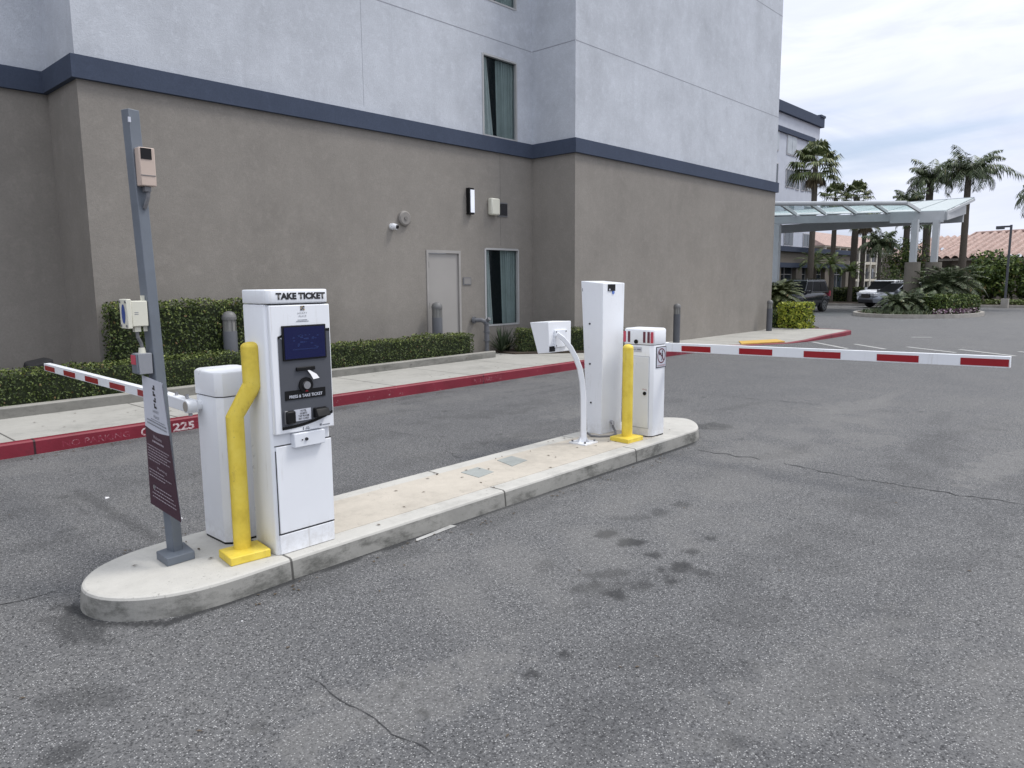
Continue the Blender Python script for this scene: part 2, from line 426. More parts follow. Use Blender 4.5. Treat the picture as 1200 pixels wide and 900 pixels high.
# ------------------------------------------------------------------ ground, pavement, island
def ground():
    xs = [-300, -60, -15, -5, -2, -1] + [-.6 + .032 * i for i in range(int(10.6 / .032))] + [10.5, 12, 16, 22, 30, 45, 80, 200, 600]
    ys = [-300, -60, -15, -5, -3] + [-2.2 + .032 * i for i in range(int(10.4 / .032))] + [8.6, 10, 14, 20, 30, 60, 150, 400]
    nx, ny = len(xs), len(ys)
    vs = [(x, y, 0) for y in ys for x in xs]
    fs = [(j * nx + i, j * nx + i + 1, (j + 1) * nx + i + 1, (j + 1) * nx + i) for j in range(ny - 1) for i in range(nx - 1)]
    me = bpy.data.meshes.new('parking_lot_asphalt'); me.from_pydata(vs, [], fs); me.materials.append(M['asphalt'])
    W0 = [0.0] * (nx * ny); W1 = [0.0] * (nx * ny)
    import bisect
    def paint(arr, x0, x1, y0, y1, fn):
        i0 = bisect.bisect_left(xs, x0); i1 = bisect.bisect_right(xs, x1); j0 = bisect.bisect_left(ys, y0); j1 = bisect.bisect_right(ys, y1)
        for j in range(j0, j1):
            for i in range(i0, i1):
                v = fn(xs[i], ys[j])
                if v > arr[j * nx + i]: arr[j * nx + i] = v
    def sm(a, b, x): t_ = max(0., min(1., (x - a) / (b - a))); return t_ * t_ * (3 - 2 * t_)
    def blob(arr, x, y, rx, ry, st, rot=0, rag=.5):
        if arr is W0 and rx < .2 and st > .3: ry = max(ry, rx * .8); rot = 0
        c_, s_ = math.cos(rot), math.sin(rot); m = max(rx, ry) * 1.7
        def fn(px, py):
            dx, dy = px - x, py - y; u = (dx * c_ + dy * s_) / rx; v = (-dx * s_ + dy * c_) / ry
            q = math.sqrt(u * u + v * v) + rag * noise.noise(Vector((px * 9, py * 9, x))) + rag * .5 * noise.noise(Vector((px * 23, py * 23, y)))
            return st * (1 - sm(.72, 1.05, q))
        paint(arr, x - m, x + m, y - m, y + m, fn)
    def line(arr, x0, y0, x1, y1, w_, st, wob=.02, soft=1.0, brk=0.):
        L2 = (x1 - x0) ** 2 + (y1 - y0) ** 2; m = w_ * 2 + wob * 2
        def fn(px, py):
            t_ = max(0, min(1, ((px - x0) * (x1 - x0) + (py - y0) * (y1 - y0)) / L2)); ex = px - x0 - t_ * (x1 - x0); ey = py - y0 - t_ * (y1 - y0)
            d_ = math.hypot(ex, ey) + wob * noise.noise(Vector((px * 5, py * 5, 3.)))
            f = 1 - sm(w_ * (1 - .6 * soft), w_ * (1 + .6 * soft), d_)
            if brk: f *= sm(-brk, .25, noise.noise(Vector((px * 2.5, py * 2.5, 9.))))
            return st * f * (sm(0, .06, t_) * sm(0, .06, 1 - t_) if soft > .5 else 1)
        paint(arr, min(x0, x1) - m, max(x0, x1) + m, min(y0, y1) - m, max(y0, y1) + m, fn)
    lane = math.radians(-40)
    for (x, y, rx, ry, st) in [(3.69, 2.60, .085, .05, 1), (3.66, 2.40, .10, .06, 1), (3.59, 2.19, .06, .035, .8), (3.79, 2.04, .06, .03, .7), (4.06, 2.07, .06, .035, .7), (3.52, 1.97, .09, .045, .85), (3.43, 2.04, .05, .035, .7), (3.53, 1.83, .06, .03, .6),
                               (3.31, 1.91, .05, .03, .8), (3.0, 2.05, .09, .06, .9), (3.08, 2.08, .13, .08, .35), (3.01, 2.19, .07, .04, .7), (3.13, 2.26, .08, .04, .6), (3.16, 2.0, .08, .05, .6), (3.2, 2.21, .09, .03, .6), (2.91, 2.22, .06, .04, .6), (3.02, 2.55, .10, .06, .35),
                               (4.56, 2.56, .08, .04, .55), (4.29, 2.57, .09, .04, .5), (4.08, 2.66, .2, .05, .35), (2.33, 1.85, .035, .025, .85), (2.12, 1.86, .035, .022, .9), (1.71, 2.18, .03, .02, .9), (1.64, 1.98, .03, .022, .95), (1.64, 2.14, .028, .02, .7), (.65, 2.71, .08, .05, .6), (.8, 3.05, .2, .1, .4),
                               (7.3, 3.75, .30, .22, .55), (1.0, 3.75, .12, .28, .6)]: blob(W0, x, y, rx, ry, st, lane)
    r_ = random.Random(3)
    for _ in range(70): blob(W0, r_.uniform(.5, 10), r_.uniform(-1.5, 7.6), r_.uniform(.02, .07), r_.uniform(.015, .04), r_.uniform(.2, .5), r_.uniform(0, 3))
    for _ in range(26): blob(W0, r_.uniform(.5, 10), r_.uniform(-1.5, 7.8), r_.uniform(.2, .7), r_.uniform(.06, .14), r_.uniform(.10, .24), r_.uniform(-.25, .2), .8)
    for _ in range(16): blob(W1, r_.uniform(.5, 10), r_.uniform(-1.5, 7.8), r_.uniform(.3, 1.1), r_.uniform(.10, .3), r_.uniform(.15, .4), r_.uniform(-.25, .2), .8)
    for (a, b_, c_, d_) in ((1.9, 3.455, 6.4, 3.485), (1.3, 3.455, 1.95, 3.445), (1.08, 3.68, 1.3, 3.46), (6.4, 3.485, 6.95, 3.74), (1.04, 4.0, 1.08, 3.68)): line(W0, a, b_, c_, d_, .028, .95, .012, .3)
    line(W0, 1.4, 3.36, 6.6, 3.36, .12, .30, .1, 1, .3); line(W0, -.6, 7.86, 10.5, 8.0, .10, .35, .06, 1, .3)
    line(W0, 1.78, 6.4, 1.73, 4.62, .045, .42, .03, 1); line(W0, 1.66, 6.1, 1.62, 5.5, .02, .3, .02, 1)
    line(W0, 1.2, 1.50, 9.5, 1.62, .22, .26, .25, 1, .35); line(W0, 1.4, .85, 9, .75, .16, .20, .25, 1, .35); line(W0, .6, 6.1, 10, 6.35, .22, .22, .25, 1, .35); line(W0, 3.6, 5.0, 9, 5.0, .16, .16, .2, 1, .35)
    line(W1, 2.0, 2.6, 9.5, 2.7, .45, .34, .3, 1, .4); line(W1, 1.2, .2, 9.5, -.2, .4, .35, .3, 1, .4); line(W1, .2, 7.2, 10, 7.4, .3, .25, .2, 1, .4)
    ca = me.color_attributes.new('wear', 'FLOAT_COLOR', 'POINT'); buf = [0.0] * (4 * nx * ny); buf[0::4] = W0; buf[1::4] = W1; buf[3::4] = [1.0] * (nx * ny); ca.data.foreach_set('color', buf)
    o = bpy.data.objects.new('parking_lot_asphalt', me); C.objects.link(o); o['kind'] = 'structure'
ground()
def crack(pts, w_, jag=.02, gap=0.0):
    r_ = random.Random(int(pts[0][0] * 1000)); b = MB()
    for k in range(len(pts) - 1):
        a = Vector(pts[k]); c = Vector(pts[k + 1]); L = (c - a).length; n = max(2, int(L / .035)); d = (c - a) / L; nn = Vector((-d.y, d.x)); prev = None
        for i in range(n + 1):
            p = a + d * L * i / n + nn * (noise.noise(Vector((i * .31, k * 5., a.x))) * jag * 2 + r_.uniform(-1, 1) * jag * .25)
            ww = w_ * (.25 + r_.random() * .9) * (.2 + .8 * min(1, 3 * min(i, n - i) / n + (.3 if len(pts) > 2 else 0))); q = (p - nn * ww / 2, p + nn * ww / 2)
            if prev and not (gap and noise.noise(Vector((p.x * 3, p.y * 3, 7))) > gap): b.add([(*prev[0], .0025), (*q[0], .0025), (*q[1], .0025), (*prev[1], .0025)], [(0, 3, 2, 1)])
            prev = q
    return b
M['crackm'] = mat('crack_dark', (.045, .046, .048), .95)
for pts, w_, jg, gp in (([(1.485, 2.56), (1.486, 1.97), (1.50, 1.76)], .0065, .008, .15), ([(6.18, 3.3), (6.21, 2.63), (6.11, 1.87), (6.14, .73), (6.2, -1.5), (6.4, -5)], .018, .03, .45), ([(-.4, 4.33), (.3, 4.29), (1.06, 4.27)], .010, .012, .5),
                        ([(4.35, 4.6), (4.9, 5.6), (4.7, 7.0)], .008, .03, .1), ([(9.5, 7.9), (9.3, 5.5), (9.6, 2.0), (9.2, -2)], .014, .04, .2)):
    struct(crack(pts, w_, jg, gp), 'pavement_crack', 'crackm')

def offset_poly(pts, d):
    n = len(pts); out = []
    for i in range(n):
        a = Vector(pts[i - 1]); b = Vector(pts[i]); c = Vector(pts[(i + 1) % n])
        n1 = Vector((-(b - a).y, (b - a).x)).normalized(); n2 = Vector((-(c - b).y, (c - b).x)).normalized()
        nn = (n1 + n2).normalized(); k = d / max(.5, nn.dot(n1)); q = b + nn * k; out.append((q.x, q.y))
    return out
# traffic island (counter-clockwise outline of its top)
isl = []
def isl_side():
    P = [(1.968, 3.475), (1.62, 3.452), (1.40, 3.478), (1.22, 3.575), (1.115, 3.70), (1.075, 3.83), (1.085, 3.95), (1.14, 4.06), (1.245, 4.175), (1.43, 4.262), (1.66, 4.292), (1.9, 4.30),
         (2.83, 4.325), (4.125, 4.346), (5.2, 4.362), (5.9, 4.37), (6.45, 4.345), (6.75, 4.25), (6.95, 4.10), (7.03, 3.93), (6.98, 3.80), (6.80, 3.64), (6.60, 3.53), (6.40, 3.51), (5.4, 3.505), (3.3, 3.49)]
    return P[::-1]
base = isl_side()
def chaikin(P, k=2):
    for _ in range(k):
        Q = []
        for i in range(len(P)):
            a = Vector(P[i]); b = Vector(P[(i + 1) % len(P)]); Q += [tuple(a * .75 + b * .25), tuple(a * .25 + b * .75)]
        P = Q
    return P
top = chaikin(base, 2)
area = sum(top[i][0] * top[(i + 1) % len(top)][1] - top[(i + 1) % len(top)][0] * top[i][1] for i in range(len(top)))
if area < 0: top = top[::-1]
ZI = .115
im = MB()
rings = [(-.012, -.02), (-.006, .05), (0, ZI - .016), (.006, ZI - .005), (.018, ZI)]
prev = None
for (d, z) in rings:
    P = offset_poly(top, d); o = len(im.v); im.v += [Vector((x, y, z)) for x, y in P]
    n = len(P)
    if prev is not None:
        for i in range(n): im.f.append([prev + i, prev + (i + 1) % n, o + (i + 1) % n, o + i]); im.m.append(0)
    prev = o
im.f.append([prev + i for i in range(n)]); im.m.append(0)
struct(im, 'traffic_island', 'kerbconc')
inf = MB(); inf.prism([(2.36, 3.63), (6.0, 3.645), (6.05, 4.20), (2.34, 4.19)], ZI - .01, ZI + .003); struct(inf, 'island_infill_slab', 'infill')
for nm, q in (('a', [(3.815, 3.87), (4.01, 3.90), (4.03, 4.10), (3.83, 4.085)]), ('b', [(4.235, 3.91), (4.465, 3.95), (4.49, 4.15), (4.30, 4.14)])):
    hb = MB(); hb.prism(q, ZI - .005, ZI + .0065); struct(hb, 'concrete_patch', 'hatch')

# red kerb: face line (x, y, height)
kl = [(-14, 7.9, .14), (-4, 7.93, .14), (1.65, 7.98, .14), (5.0, 8.09, .145), (10.6, 8.12, .145), (13.2, 8.02, .12), (14.8, 7.96, .09), (16.4, 7.92, .05), (17.2, 7.72, .022), (18.2, 7.28, .022), (19.0, 7.14, .05), (20.2, 7.08, .10), (21.6, 7.05, .12), (22.25, 7.12, .12), (22.5, 7.4, .12), (22.55, 8.2, .12), (22.55, 8.35, .12)]
kb = MB(); K = []
for i, (x, y, hh) in enumerate(kl):
    a = Vector(kl[max(i - 1, 0)][:2]); b = Vector(kl[min(i + 1, len(kl) - 1)][:2]); d = (b - a).normalized(); nrm = Vector((-d.y, d.x))
    q = Vector((x, y)) + nrm * .10
    q2 = Vector((x, y)) + nrm * .015
    K.append(((x, y), (q2.x, q2.y), (q.x, q.y), hh))
for i, (f_, q2, q, hh) in enumerate(K):
    kb.v += [Vector((*f_, -.02)), Vector((*f_, hh - .015)), Vector((*q2, hh)), Vector((*q, hh)), Vector((*q, hh - .05))]
    if i:
        o = (i - 1) * 5
        for j in range(4): kb.f.append([o + j, o + 5 + j, o + 6 + j, o + 1 + j][::-1]); kb.m.append(0)
struct(kb, 'red_kerb', 'redkerb')
# sidewalk
def walk_h(x):
    if x < 10.6: return .141
    return .141 + (min(x, 17.0) - 10.6) / 6.4 * (.03 - .141)
sw = MB(); rows = [(-14, 7.9, .14)] + [k for k in kl[1:]]
for i, (f_, q2, q, hh) in enumerate(K[:13]):
    ys = [q[1]] + [q[1] + (13.0 - q[1]) * t for t in (.1, .2, .35, .6, 1)]
    for j, y in enumerate(ys):
        zk = hh - .003; zw = {True: .142, False: max(.06, .142 - (q[0] - 10.6) * .0135)}[q[0] < 10.6]
        t = min(1, (y - q[1]) / 1.3); sw.v.append(Vector((q[0], y, zk * (1 - t) + zw * t)))
    if i:
        o = (i - 1) * 6
        for j in range(5): sw.f.append([o + j, o + 6 + j, o + 7 + j, o + 1 + j]); sw.m.append(0)
# nose end pieces
o = len(sw.v); e = K[12][2]
sw.v += [Vector((*K[13][2], .117)), Vector((*K[14][2], .117)), Vector((*K[15][2], .117)), Vector((22.45, 8.9, .10)), Vector((22.45, 13, .09))]
i0 = 12 * 6
sw.f.append([i0, o, o + 1, o + 2, o + 3, o + 4, i0 + 5, i0 + 4, i0 + 3, i0 + 2, i0 + 1]); sw.m.append(0)
struct(sw, 'sidewalk', 'walkconc')
yp = MB(); yp.prism([(16.9, 7.95), (18.2, 7.40), (18.75, 7.85), (17.6, 8.35)], .028, .052); struct(yp, 'tactile_ramp_pad', 'yellowpad')
text('kerb_lettering', 'C V C', (3.03, 7.955, .072), (1, .03, 0), (0, 0, 1), 'stencil', None, width=.30, height=.085, bold=.02, depth=.016, kind='structure')
text('kerb_lettering', '225', (3.325, 7.955, .072), (1, .033, 0), (0, 0, 1), 'stencil', None, width=.24, height=.088, bold=.03, depth=.022, kind='structure')
text('kerb_lettering', 'NO PARKING', (8.18, 8.085, .075), (1, .005, 0), (0, 0, 1), 'stencilfaded', None, width=.62, height=.07, bold=.02, depth=.024, kind='structure')
text('kerb_lettering', 'NO PARKING', (2.45, 7.93, .078), (1, .033, 0), (0, 0, 1), 'stencilfaded', None, width=.62, height=.06, bold=.0, depth=.026, kind='structure')
text('kerb_lettering', 'FIRE LANE', (14.1, 7.93, .06), (1, -.03, 0), (0, 0, 1), 'stencilfaded', None, width=.8, height=.06, bold=.0, depth=.055, kind='structure')

# planting bed kerb + soil
bk = MB(); bk.prism([(-14, 9.32), (1.7, 9.50), (3.4, 9.575), (6.4, 9.70), (10.2, 9.83), (10.27, 9.90), (10.2, 9.97), (6.4, 9.85), (3.4, 9.725), (1.7, 9.65), (-14, 9.47)], .10, .262)
struct(bk, 'bed_kerb', 'bedkerb', bevel=.012)
so = MB(); so.prism([(-14, 9.48), (1.7, 9.66), (6.4, 9.86), (10.05, 9.98), (10.05, 10.65), (3.4, 10.65), (3.4, 11.85), (-14, 11.85)], .10, .20); 
so.prism([(10.88, 10.68), (10.88, 9.95), (11.8, 9.35), (12.4, 8.86), (13.6, 8.80), (13.6, 9.50), (12.30, 9.50), (12.30, 10.68)], .10, .165)
struct(so, 'planting_soil', 'soil')
# painted lines
pl = MB()
for a, b in [((18.98, 7.0), (17.6, 5.7)), ((18.95, 5.96), (18.0, 5.0)), ((18.9, 4.78), (18.05, 3.6)), ((18.9, 3.7), (17.96, 2.51)), ((22.1, 5.5), (22.4, 5.05)), ((19.1, 2.62), (18.4, 1.6))]:
    a = Vector(a); b = Vector(b); d = (b - a).normalized(); nn = Vector((-d.y, d.x)) * .055
    pl.add([(*(a - nn), .004), (*(b - nn), .004), (*(b + nn), .004), (*(a + nn), .004)], [(0, 1, 2, 3)])
struct(pl, 'painted_lines', 'paintline')
wb = MB(); wb.add([(2.80, 3.405, .004), (3.17, 3.43, .004), (3.155, 3.475, .004), (2.83, 3.44, .004)], [(0, 1, 2, 3)]); struct(wb, 'paint_scrap_marking', 'paintline')

# ------------------------------------------------------------------ main hotel building
XL, XR, XE = 3.448, 12.32, 22.25
YM, YB, YL = 10.71, 9.54, 11.908
ZB, ZT, ZG = 4.216, 4.50, 6.41
H1 = 13.5
hb = thing('hotel_building', 'large two tone stucco hotel block with slate band above taupe ground floor', 'building', (12, 14, 0))
def wall(x0, x1, z0, z1, y, holes, mb, depth=.10):
    xs = sorted({x0, x1} | {h_[0] for h_ in holes} | {h_[1] for h_ in holes}); zs = sorted({z0, z1} | {h_[2] for h_ in holes} | {h_[3] for h_ in holes})
    for i in range(len(xs) - 1):
        for j in range(len(zs) - 1):
            cx = (xs[i] + xs[i + 1]) / 2; cz = (zs[j] + zs[j + 1]) / 2
            if any(a < cx < b and c < cz < d for a, b, c, d in holes): continue
            mb.add([(xs[i], y, zs[j]), (xs[i + 1], y, zs[j]), (xs[i + 1], y, zs[j + 1]), (xs[i], y, zs[j + 1])], [(0, 1, 2, 3)])
    for a, b, c, d in holes:
        mb.add([(a, y, c), (b, y, c), (b, y, d), (a, y, d), (a, y + depth, c), (b, y + depth, c), (b, y + depth, d), (a, y + depth, d)], [(0, 4, 5, 1), (1, 5, 6, 2), (2, 6, 7, 3), (3, 7, 4, 0)])
WIN = [(10.83, 11.85, .69, 2.275)]; DOOR = (9.255, 10.115, .12, 2.19)
UP = [(10.83, 11.83, ZT + .02, 6.085), (10.83, 11.83, 7.12, 8.9)]
lo = MB(); wall(XL, XR, 0, ZB + .1, YM, [WIN[0], DOOR], lo)
for q in ([(XL, YL), (XL, YM)], [(-16, YL), (XL, YL)], [(XR, YM), (XR, YB)], [(XR, YB), (XE, YB)], [(XE, YB), (XE, 16.0)], [(XE, 16.0), (30, 16.0)]):
    a, b = q; lo.add([(*a, 0), (*b, 0), (*b, ZB + .1), (*a, ZB + .1)], [(0, 1, 2, 3)])
lo.build('lower_wall', 'lower', hb)
up = MB(); wall(XL, XR, ZT - .1, H1, YM, UP, up)
for q in ([(XL, YL), (XL, YM)], [(-16, YL), (XL, YL)], [(XR, YM), (XR, YB)], [(XR, YB), (XE, YB)], [(XE, YB), (XE, 16.0)]):
    a, b = q; up.add([(*a, ZT - .1), (*b, ZT - .1), (*b, H1), (*a, H1)], [(0, 1, 2, 3)])
up.add([(-16, YL, H1), (XL, YL, H1), (XL, YM, H1), (XR, YM, H1), (XR, YB, H1), (XE, YB, H1), (XE, 30, H1), (-16, 30, H1)], [tuple(range(8))])
up.build('upper_wall', 'upper', hb)
# slate band following the wall outline
def band(z0, z1, p, name, m, zin=None):
    b = MB(); path = [(-16, YL), (XL, YL), (XL, YM), (XR, YM), (XR, YB), (XE, YB), (XE, 16)]
    offs = [(-16, YL - p), (XL - p, YL - p), (XL - p, YM - p), (XR - p, YM - p), (XR - p, YB - p), (XE + p, YB - p), (XE + p, 16)]
    for i in range(len(path) - 1):
        a, c = offs[i], offs[i + 1]; a2, c2 = path[i], path[i + 1]
        b.add([(*a, z0), (*c, z0), (*c, z1), (*a, z1), (*a2, z1 + p * .3), (*c2, z1 + p * .3), (*a2, z0), (*c2, z0)], [(0, 1, 2, 3), (3, 2, 5, 4), (1, 0, 6, 7)])
    return b.build(name, m, hb)
band(ZB, ZT, .07, 'slate_band', 'band')
gj = MB()   # control joints in the upper stucco
for (x0, x1, y) in ((XL, XR, YM), (XR, XE, YB)):
    for z in (ZG, ZG + 2.86): gj.box(x0 + .01, x1 - .01, y - .002, y + .02, z - .008, z + .008)
for z in (ZG, ZG + 2.86): gj.box(XR - .002, XR + .02, YB + .01, YM - .01, z - .008, z + .008)
gj.box(7.921, 7.926, YM - .002, YM + .02, ZT + .1, H1 - .1)
gj.build('control_joint', mat('control_joint_grey', (.29, .30, .34), .9), hb)  # plain grey of the joint strips
lj = MB(); lj.box(11.30, 11.304, YM - .002, YM + .01, 2.33, ZB); lj.build('wall_crack', mat('hairline_crack_grey', (.13, .12, .11), .9), hb)

def window(x0, x1, z0, z1, y, split, parent, leftw=.30):
    fr = MB(); t = .022
    for q in ((x0 - .02, x0 + t, z0, z1), (x1 - t, x1 + .01, z0, z1), (x0 + t, x1 - t, z1 - t, z1 + .015), (x0 + t, x1 - t, z0 - .01, z0 + t)): fr.box(q[0], q[1], y - .012, y + .06, q[2], q[3])
    F = fr.build('window', 'frame', parent)
    gl = MB(); gl.box(x0 + t, x1 - t, y + .045, y + .05, z0 + t, z1 - t); gl.build('pane', 'glass', F)
    rm = MB(); yy = y + .75
    rm.add([(x0 - .4, yy, z0 - .3), (x1 + .4, yy, z0 - .3), (x1 + .4, yy, z1 + .3), (x0 - .4, yy, z1 + .3), (x0, y + .1, z0), (x1, y + .1, z0), (x1, y + .1, z1), (x0, y + .1, z1)],
           [(0, 1, 2, 3), (4, 5, 1, 0), (5, 6, 2, 1), (6, 7, 3, 2), (7, 4, 0, 3)]); rm.build('dark_interior', 'room', F)
    def cur(xa, xb, m, top_, wav):
        c = MB(); n = 56; rows = 7
        for j in range(rows):
            tz = j / (rows - 1); z = z0 + t + (z1 - z0 - 2 * t) * tz
            for i in range(n):
                u = i / (n - 1); xx = (xa[0] * (1 - tz) + xa[1] * tz) * (1 - u) + (xb[0] * (1 - tz) + xb[1] * tz) * u
                c.v.append(Vector((xx, y + .10 + .022 * math.sin(u * wav + .4 * tz) + .012 * math.sin(u * wav * 2.3 + 1 + tz), z)))
        for j in range(rows - 1):
            for i in range(n - 1): c.f.append([j * n + i, j * n + i + 1, (j + 1) * n + i + 1, (j + 1) * n + i]); c.m.append(0)
        c.build('curtain', m, F, smooth=True)
    w = x1 - x0
    cur((x0, x0), (x0 + w * split[0], x0 + w * split[1]), 'sheer', 1, 16)
    cur((x0 + w * split[2], x0 + w * split[3]), (x1, x1), 'curtain', 1, 34)
    return F
window(*WIN[0], YM, (.30, .20, .60, .56), hb)
window(*UP[0], YM, (.38, .20, .50, .48), hb)
window(*UP[1], YM, (.2, .2, .5, .5), hb)
d = MB(); d.box(DOOR[0] + .04, DOOR[1] - .04, YM + .02, YM + .06, DOOR[2], DOOR[3] - .04)
D = d.build('door', 'doorp', hb)
f = MB(); f.box(DOOR[0] - .015, DOOR[0] + .035, YM - .015, YM + .07, DOOR[2], DOOR[3] + .02); f.box(DOOR[1] - .035, DOOR[1] + .015, YM - .015, YM + .07, DOOR[2], DOOR[3] + .02); f.box(DOOR[0] + .035, DOOR[1] - .035, YM - .015, YM + .07, DOOR[3] - .035, DOOR[3] + .02)
f.build('door_frame', mat('door_frame_paint', (.34, .325, .31), .5), D)
hgm = MB()
for z in (.35, 1.15, 1.93): hgm.box(DOOR[0] + .03, DOOR[0] + .05, YM - .005, YM + .02, z - .06, z + .06)
hgm.build('hinge', 'seam', D)

# wall fixtures
t = thing('wall_light', 'tall narrow wall light with white lens and black edges beside beige box', 'wall light', (10.385, YM, 3.19))
b = MB(); b.box(10.32, 10.45, YM - .09, YM, 2.93, 3.44); b.build('housing', 'black', t)
b = MB(); b.box(10.352, 10.455, YM - .10, YM - .002, 2.965, 3.405); b.build('lens', 'lens', t)
t = thing('beige_utility_box', 'cream rounded box mounted high on taupe wall beside a louvred vent', 'electrical box', (11.04, YM, 3.12))
b = MB(); b.box(10.92, 11.17, YM - .13, YM, 2.95, 3.29); b.build('cover', 'cream', t, bevel=.03)
t = thing('wall_vent', 'square louvred metal vent beside the cream box on taupe wall', 'vent', (11.35, YM, 3.10))
b = MB(); b.box(11.20, 11.50, YM - .02, YM, 2.94, 3.23); b.build('backing', 'conduit', t)
b = MB()
for i in range(9): b.box(11.225 + i * .03, 11.24 + i * .03, YM - .032, YM - .018, 2.965, 3.205)
b.build('slats', 'seam', t)
t = thing('security_camera', 'small white dome camera mounted low beside round grey wall disc', 'camera', (8.48, YM, 2.60))
b = MB(); b.tube([(8.44, YM, 2.60), (8.44, YM - .05, 2.60)], .06, 16); b.build('mount', 'whitepaint', t)
b = MB(); b.tube([(8.45, YM - .04, 2.60), (8.48, YM - .10, 2.59)], [.06, .05], 14); b.build('housing', 'whitepaint', t)
b = MB(); b.tube([(8.475, YM - .09, 2.595), (8.49, YM - .125, 2.585)], [.036, .03], 12); b.build('lens', 'black', t)
t = thing('wall_disc', 'round grey beige alarm sounder disc on wall above the camera', 'alarm sounder', (8.72, YM, 2.76))
b = MB(); b.tube([(8.72, YM, 2.76), (8.72, YM - .05, 2.76), (8.72, YM - .07, 2.76)], [.135, .135, .11], 22); b.build('cover', mat('disc_grey', (.24, .225, .21), .6), t, smooth=True)
b = MB(); b.tube([(8.72, YM - .07, 2.76), (8.72, YM - .085, 2.76)], .035, 12); b.build('centre_cap', mat('disc_centre', (.18, .17, .16), .6), t)
t = thing('door_plaque', 'small framed metal plaque on wall between door and window', 'plaque', (10.30, YM, 1.615))
b = MB(); b.box(10.19, 10.41, YM - .015, YM, 1.54, 1.69); b.build('frame', 'conduit', t)
b = MB(); b.box(10.21, 10.39, YM - .02, YM - .012, 1.558, 1.672); b.build('face', mat('plaque_face', (.24, .23, .22), .5), t)
t = thing('standpipe', 'grey bent standpipe with flanges rising beside ground floor window', 'pipe', (10.56, 10.5, .14))
b = MB(); b.tube([(10.62, 10.48, .14), (10.62, 10.48, .42)], .042, 14); b.tube([(10.62, 10.48, .42), (10.62, 10.48, .72)], .052, 14); b.tube([(10.62, 10.48, .72), (10.60, 10.49, .80), (10.52, 10.54, .83), (10.42, 10.70, .83)], .046, 14); b.build('pipe', 'postgrey', t, smooth=True)
b = MB()
for z in (.40, .58, .74): b.tube([(10.62, 10.48, z), (10.62, 10.48, z + .025)], .068, 14)
b.tube([(10.45, 10.64, .83), (10.43, 10.68, .83)], .07, 14); b.tube([(10.62, 10.48, .80), (10.62, 10.40, .86)], .04, 10); b.build('flange', 'postgrey', t)

# ------------------------------------------------------------------ hedges and plants
def leaf(mb, p, size, nrm=None, mi=0):
    d = Vector((rnd.gauss(0, 1), rnd.gauss(0, 1), rnd.gauss(0, 1)))
    if nrm is not None: d = d * .55 + nrm
    d.normalize(); a = d.orthogonal().normalized(); a = (Matrix.Rotation(rnd.uniform(0, 6.28), 3, d) @ a); b_ = d.cross(a)
    s = size * rnd.uniform(.7, 1.3); w = s * .55
    o = len(mb.v); mb.v += [p - a * s * .5, p + b_ * w * .5, p + a * s * .5, p - b_ * w * .5]; mb.f.append([o, o + 1, o + 2, o + 3]); mb.m.append(mi)
def seg_hedge(path, w, z0, z1, size, dens, rough=.04):
    """leaves over the skin of a clipped hedge following a path; returns leaves, core"""
    lv = MB(); core = MB()
    for k in range(len(path) - 1):
        a = Vector((*path[k], 0)); b = Vector((*path[k + 1], 0)); d = b - a; L = d.length; d.normalize(); n = Vector((-d.y, d.x, 0))
        e0 = size * 1.6 if k == 0 else 0; e1 = size * 1.6 if k == len(path) - 2 else 0
        P = [a + d * e0 - n * (w / 2 - size * 1.5), b - d * e1 - n * (w / 2 - size * 1.5), b - d * e1 + n * (w / 2 - size * 1.5), a + d * e0 + n * (w / 2 - size * 1.5)]
        core.prism([(p.x, p.y) for p in P], z0, z1 - size * 1.6)
        faces = [(L * (z1 - z0), 0), (L * w, 1), (L * (z1 - z0), 2)] + ([(w * (z1 - z0), 3)] if k == 0 else []) + ([(w * (z1 - z0), 4)] if k == len(path) - 2 else [])
        for area, kind in faces:
            for _ in range(int(area * dens * (.5 if kind == 2 else 1))):
                u, v = rnd.random(), rnd.random(); dep = -abs(rnd.gauss(0, rough)) + rough * .6
                if kind == 0: p = a + d * L * u - n * (w / 2 + dep) + Vector((0, 0, z0 + (z1 - z0) * v)); nn = -n
                elif kind == 1: p = a + d * L * u + n * w * (v - .5) + Vector((0, 0, z1 + dep)); nn = Vector((0, 0, 1))
                elif kind == 2: p = a + d * L * u + n * (w / 2 + dep) + Vector((0, 0, z0 + (z1 - z0) * v)); nn = n
                elif kind == 3: p = a + n * w * (u - .5) - d * dep + Vector((0, 0, z0 + (z1 - z0) * v)); nn = -d
                else: p = b + n * w * (u - .5) + d * dep + Vector((0, 0, z0 + (z1 - z0) * v)); nn = d
                q = noise.noise(p * 1.7) * .045 + noise.noise(p * 6) * .035
                p += nn * q
                leaf(lv, p, size * (rnd.uniform(.7, 1.35)), nn * .8, 1 if rnd.random() < (.62 if kind == 1 else .015 + .25 * max(0, (p.z - z0) / (z1 - z0) - .8) * 5) else 0)
    return lv, core
def hedge_thing(name, label, path, w, z0, z1, size, dens, m='hedge', rough=.04, group=None):
    t = thing(name, label, 'hedge', (path[0][0], path[0][1], z0), group)
    lv, core = seg_hedge(path, w, z0, z1, size, dens, rough)
    lv.build('foliage', [m, 'newgrowth' if m == 'hedge' else m], t); core.build('inner_branches', 'hedgecore', t); return t
hedge_thing('clipped_hedge', 'long low clipped hedge behind the concrete kerb along sidewalk', [(-.5, 9.80), (1.7, 9.90), (5, 10.03), (9.75, 10.20)], .42, .19, .62, .030, 2700)
hedge_thing('tall_hedge', 'tall dark clipped hedge against the wall behind the low hedge', [(3.50, 10.46), (6.75, 10.50)], .36, .2, 1.34, .036, 2300, rough=.06)
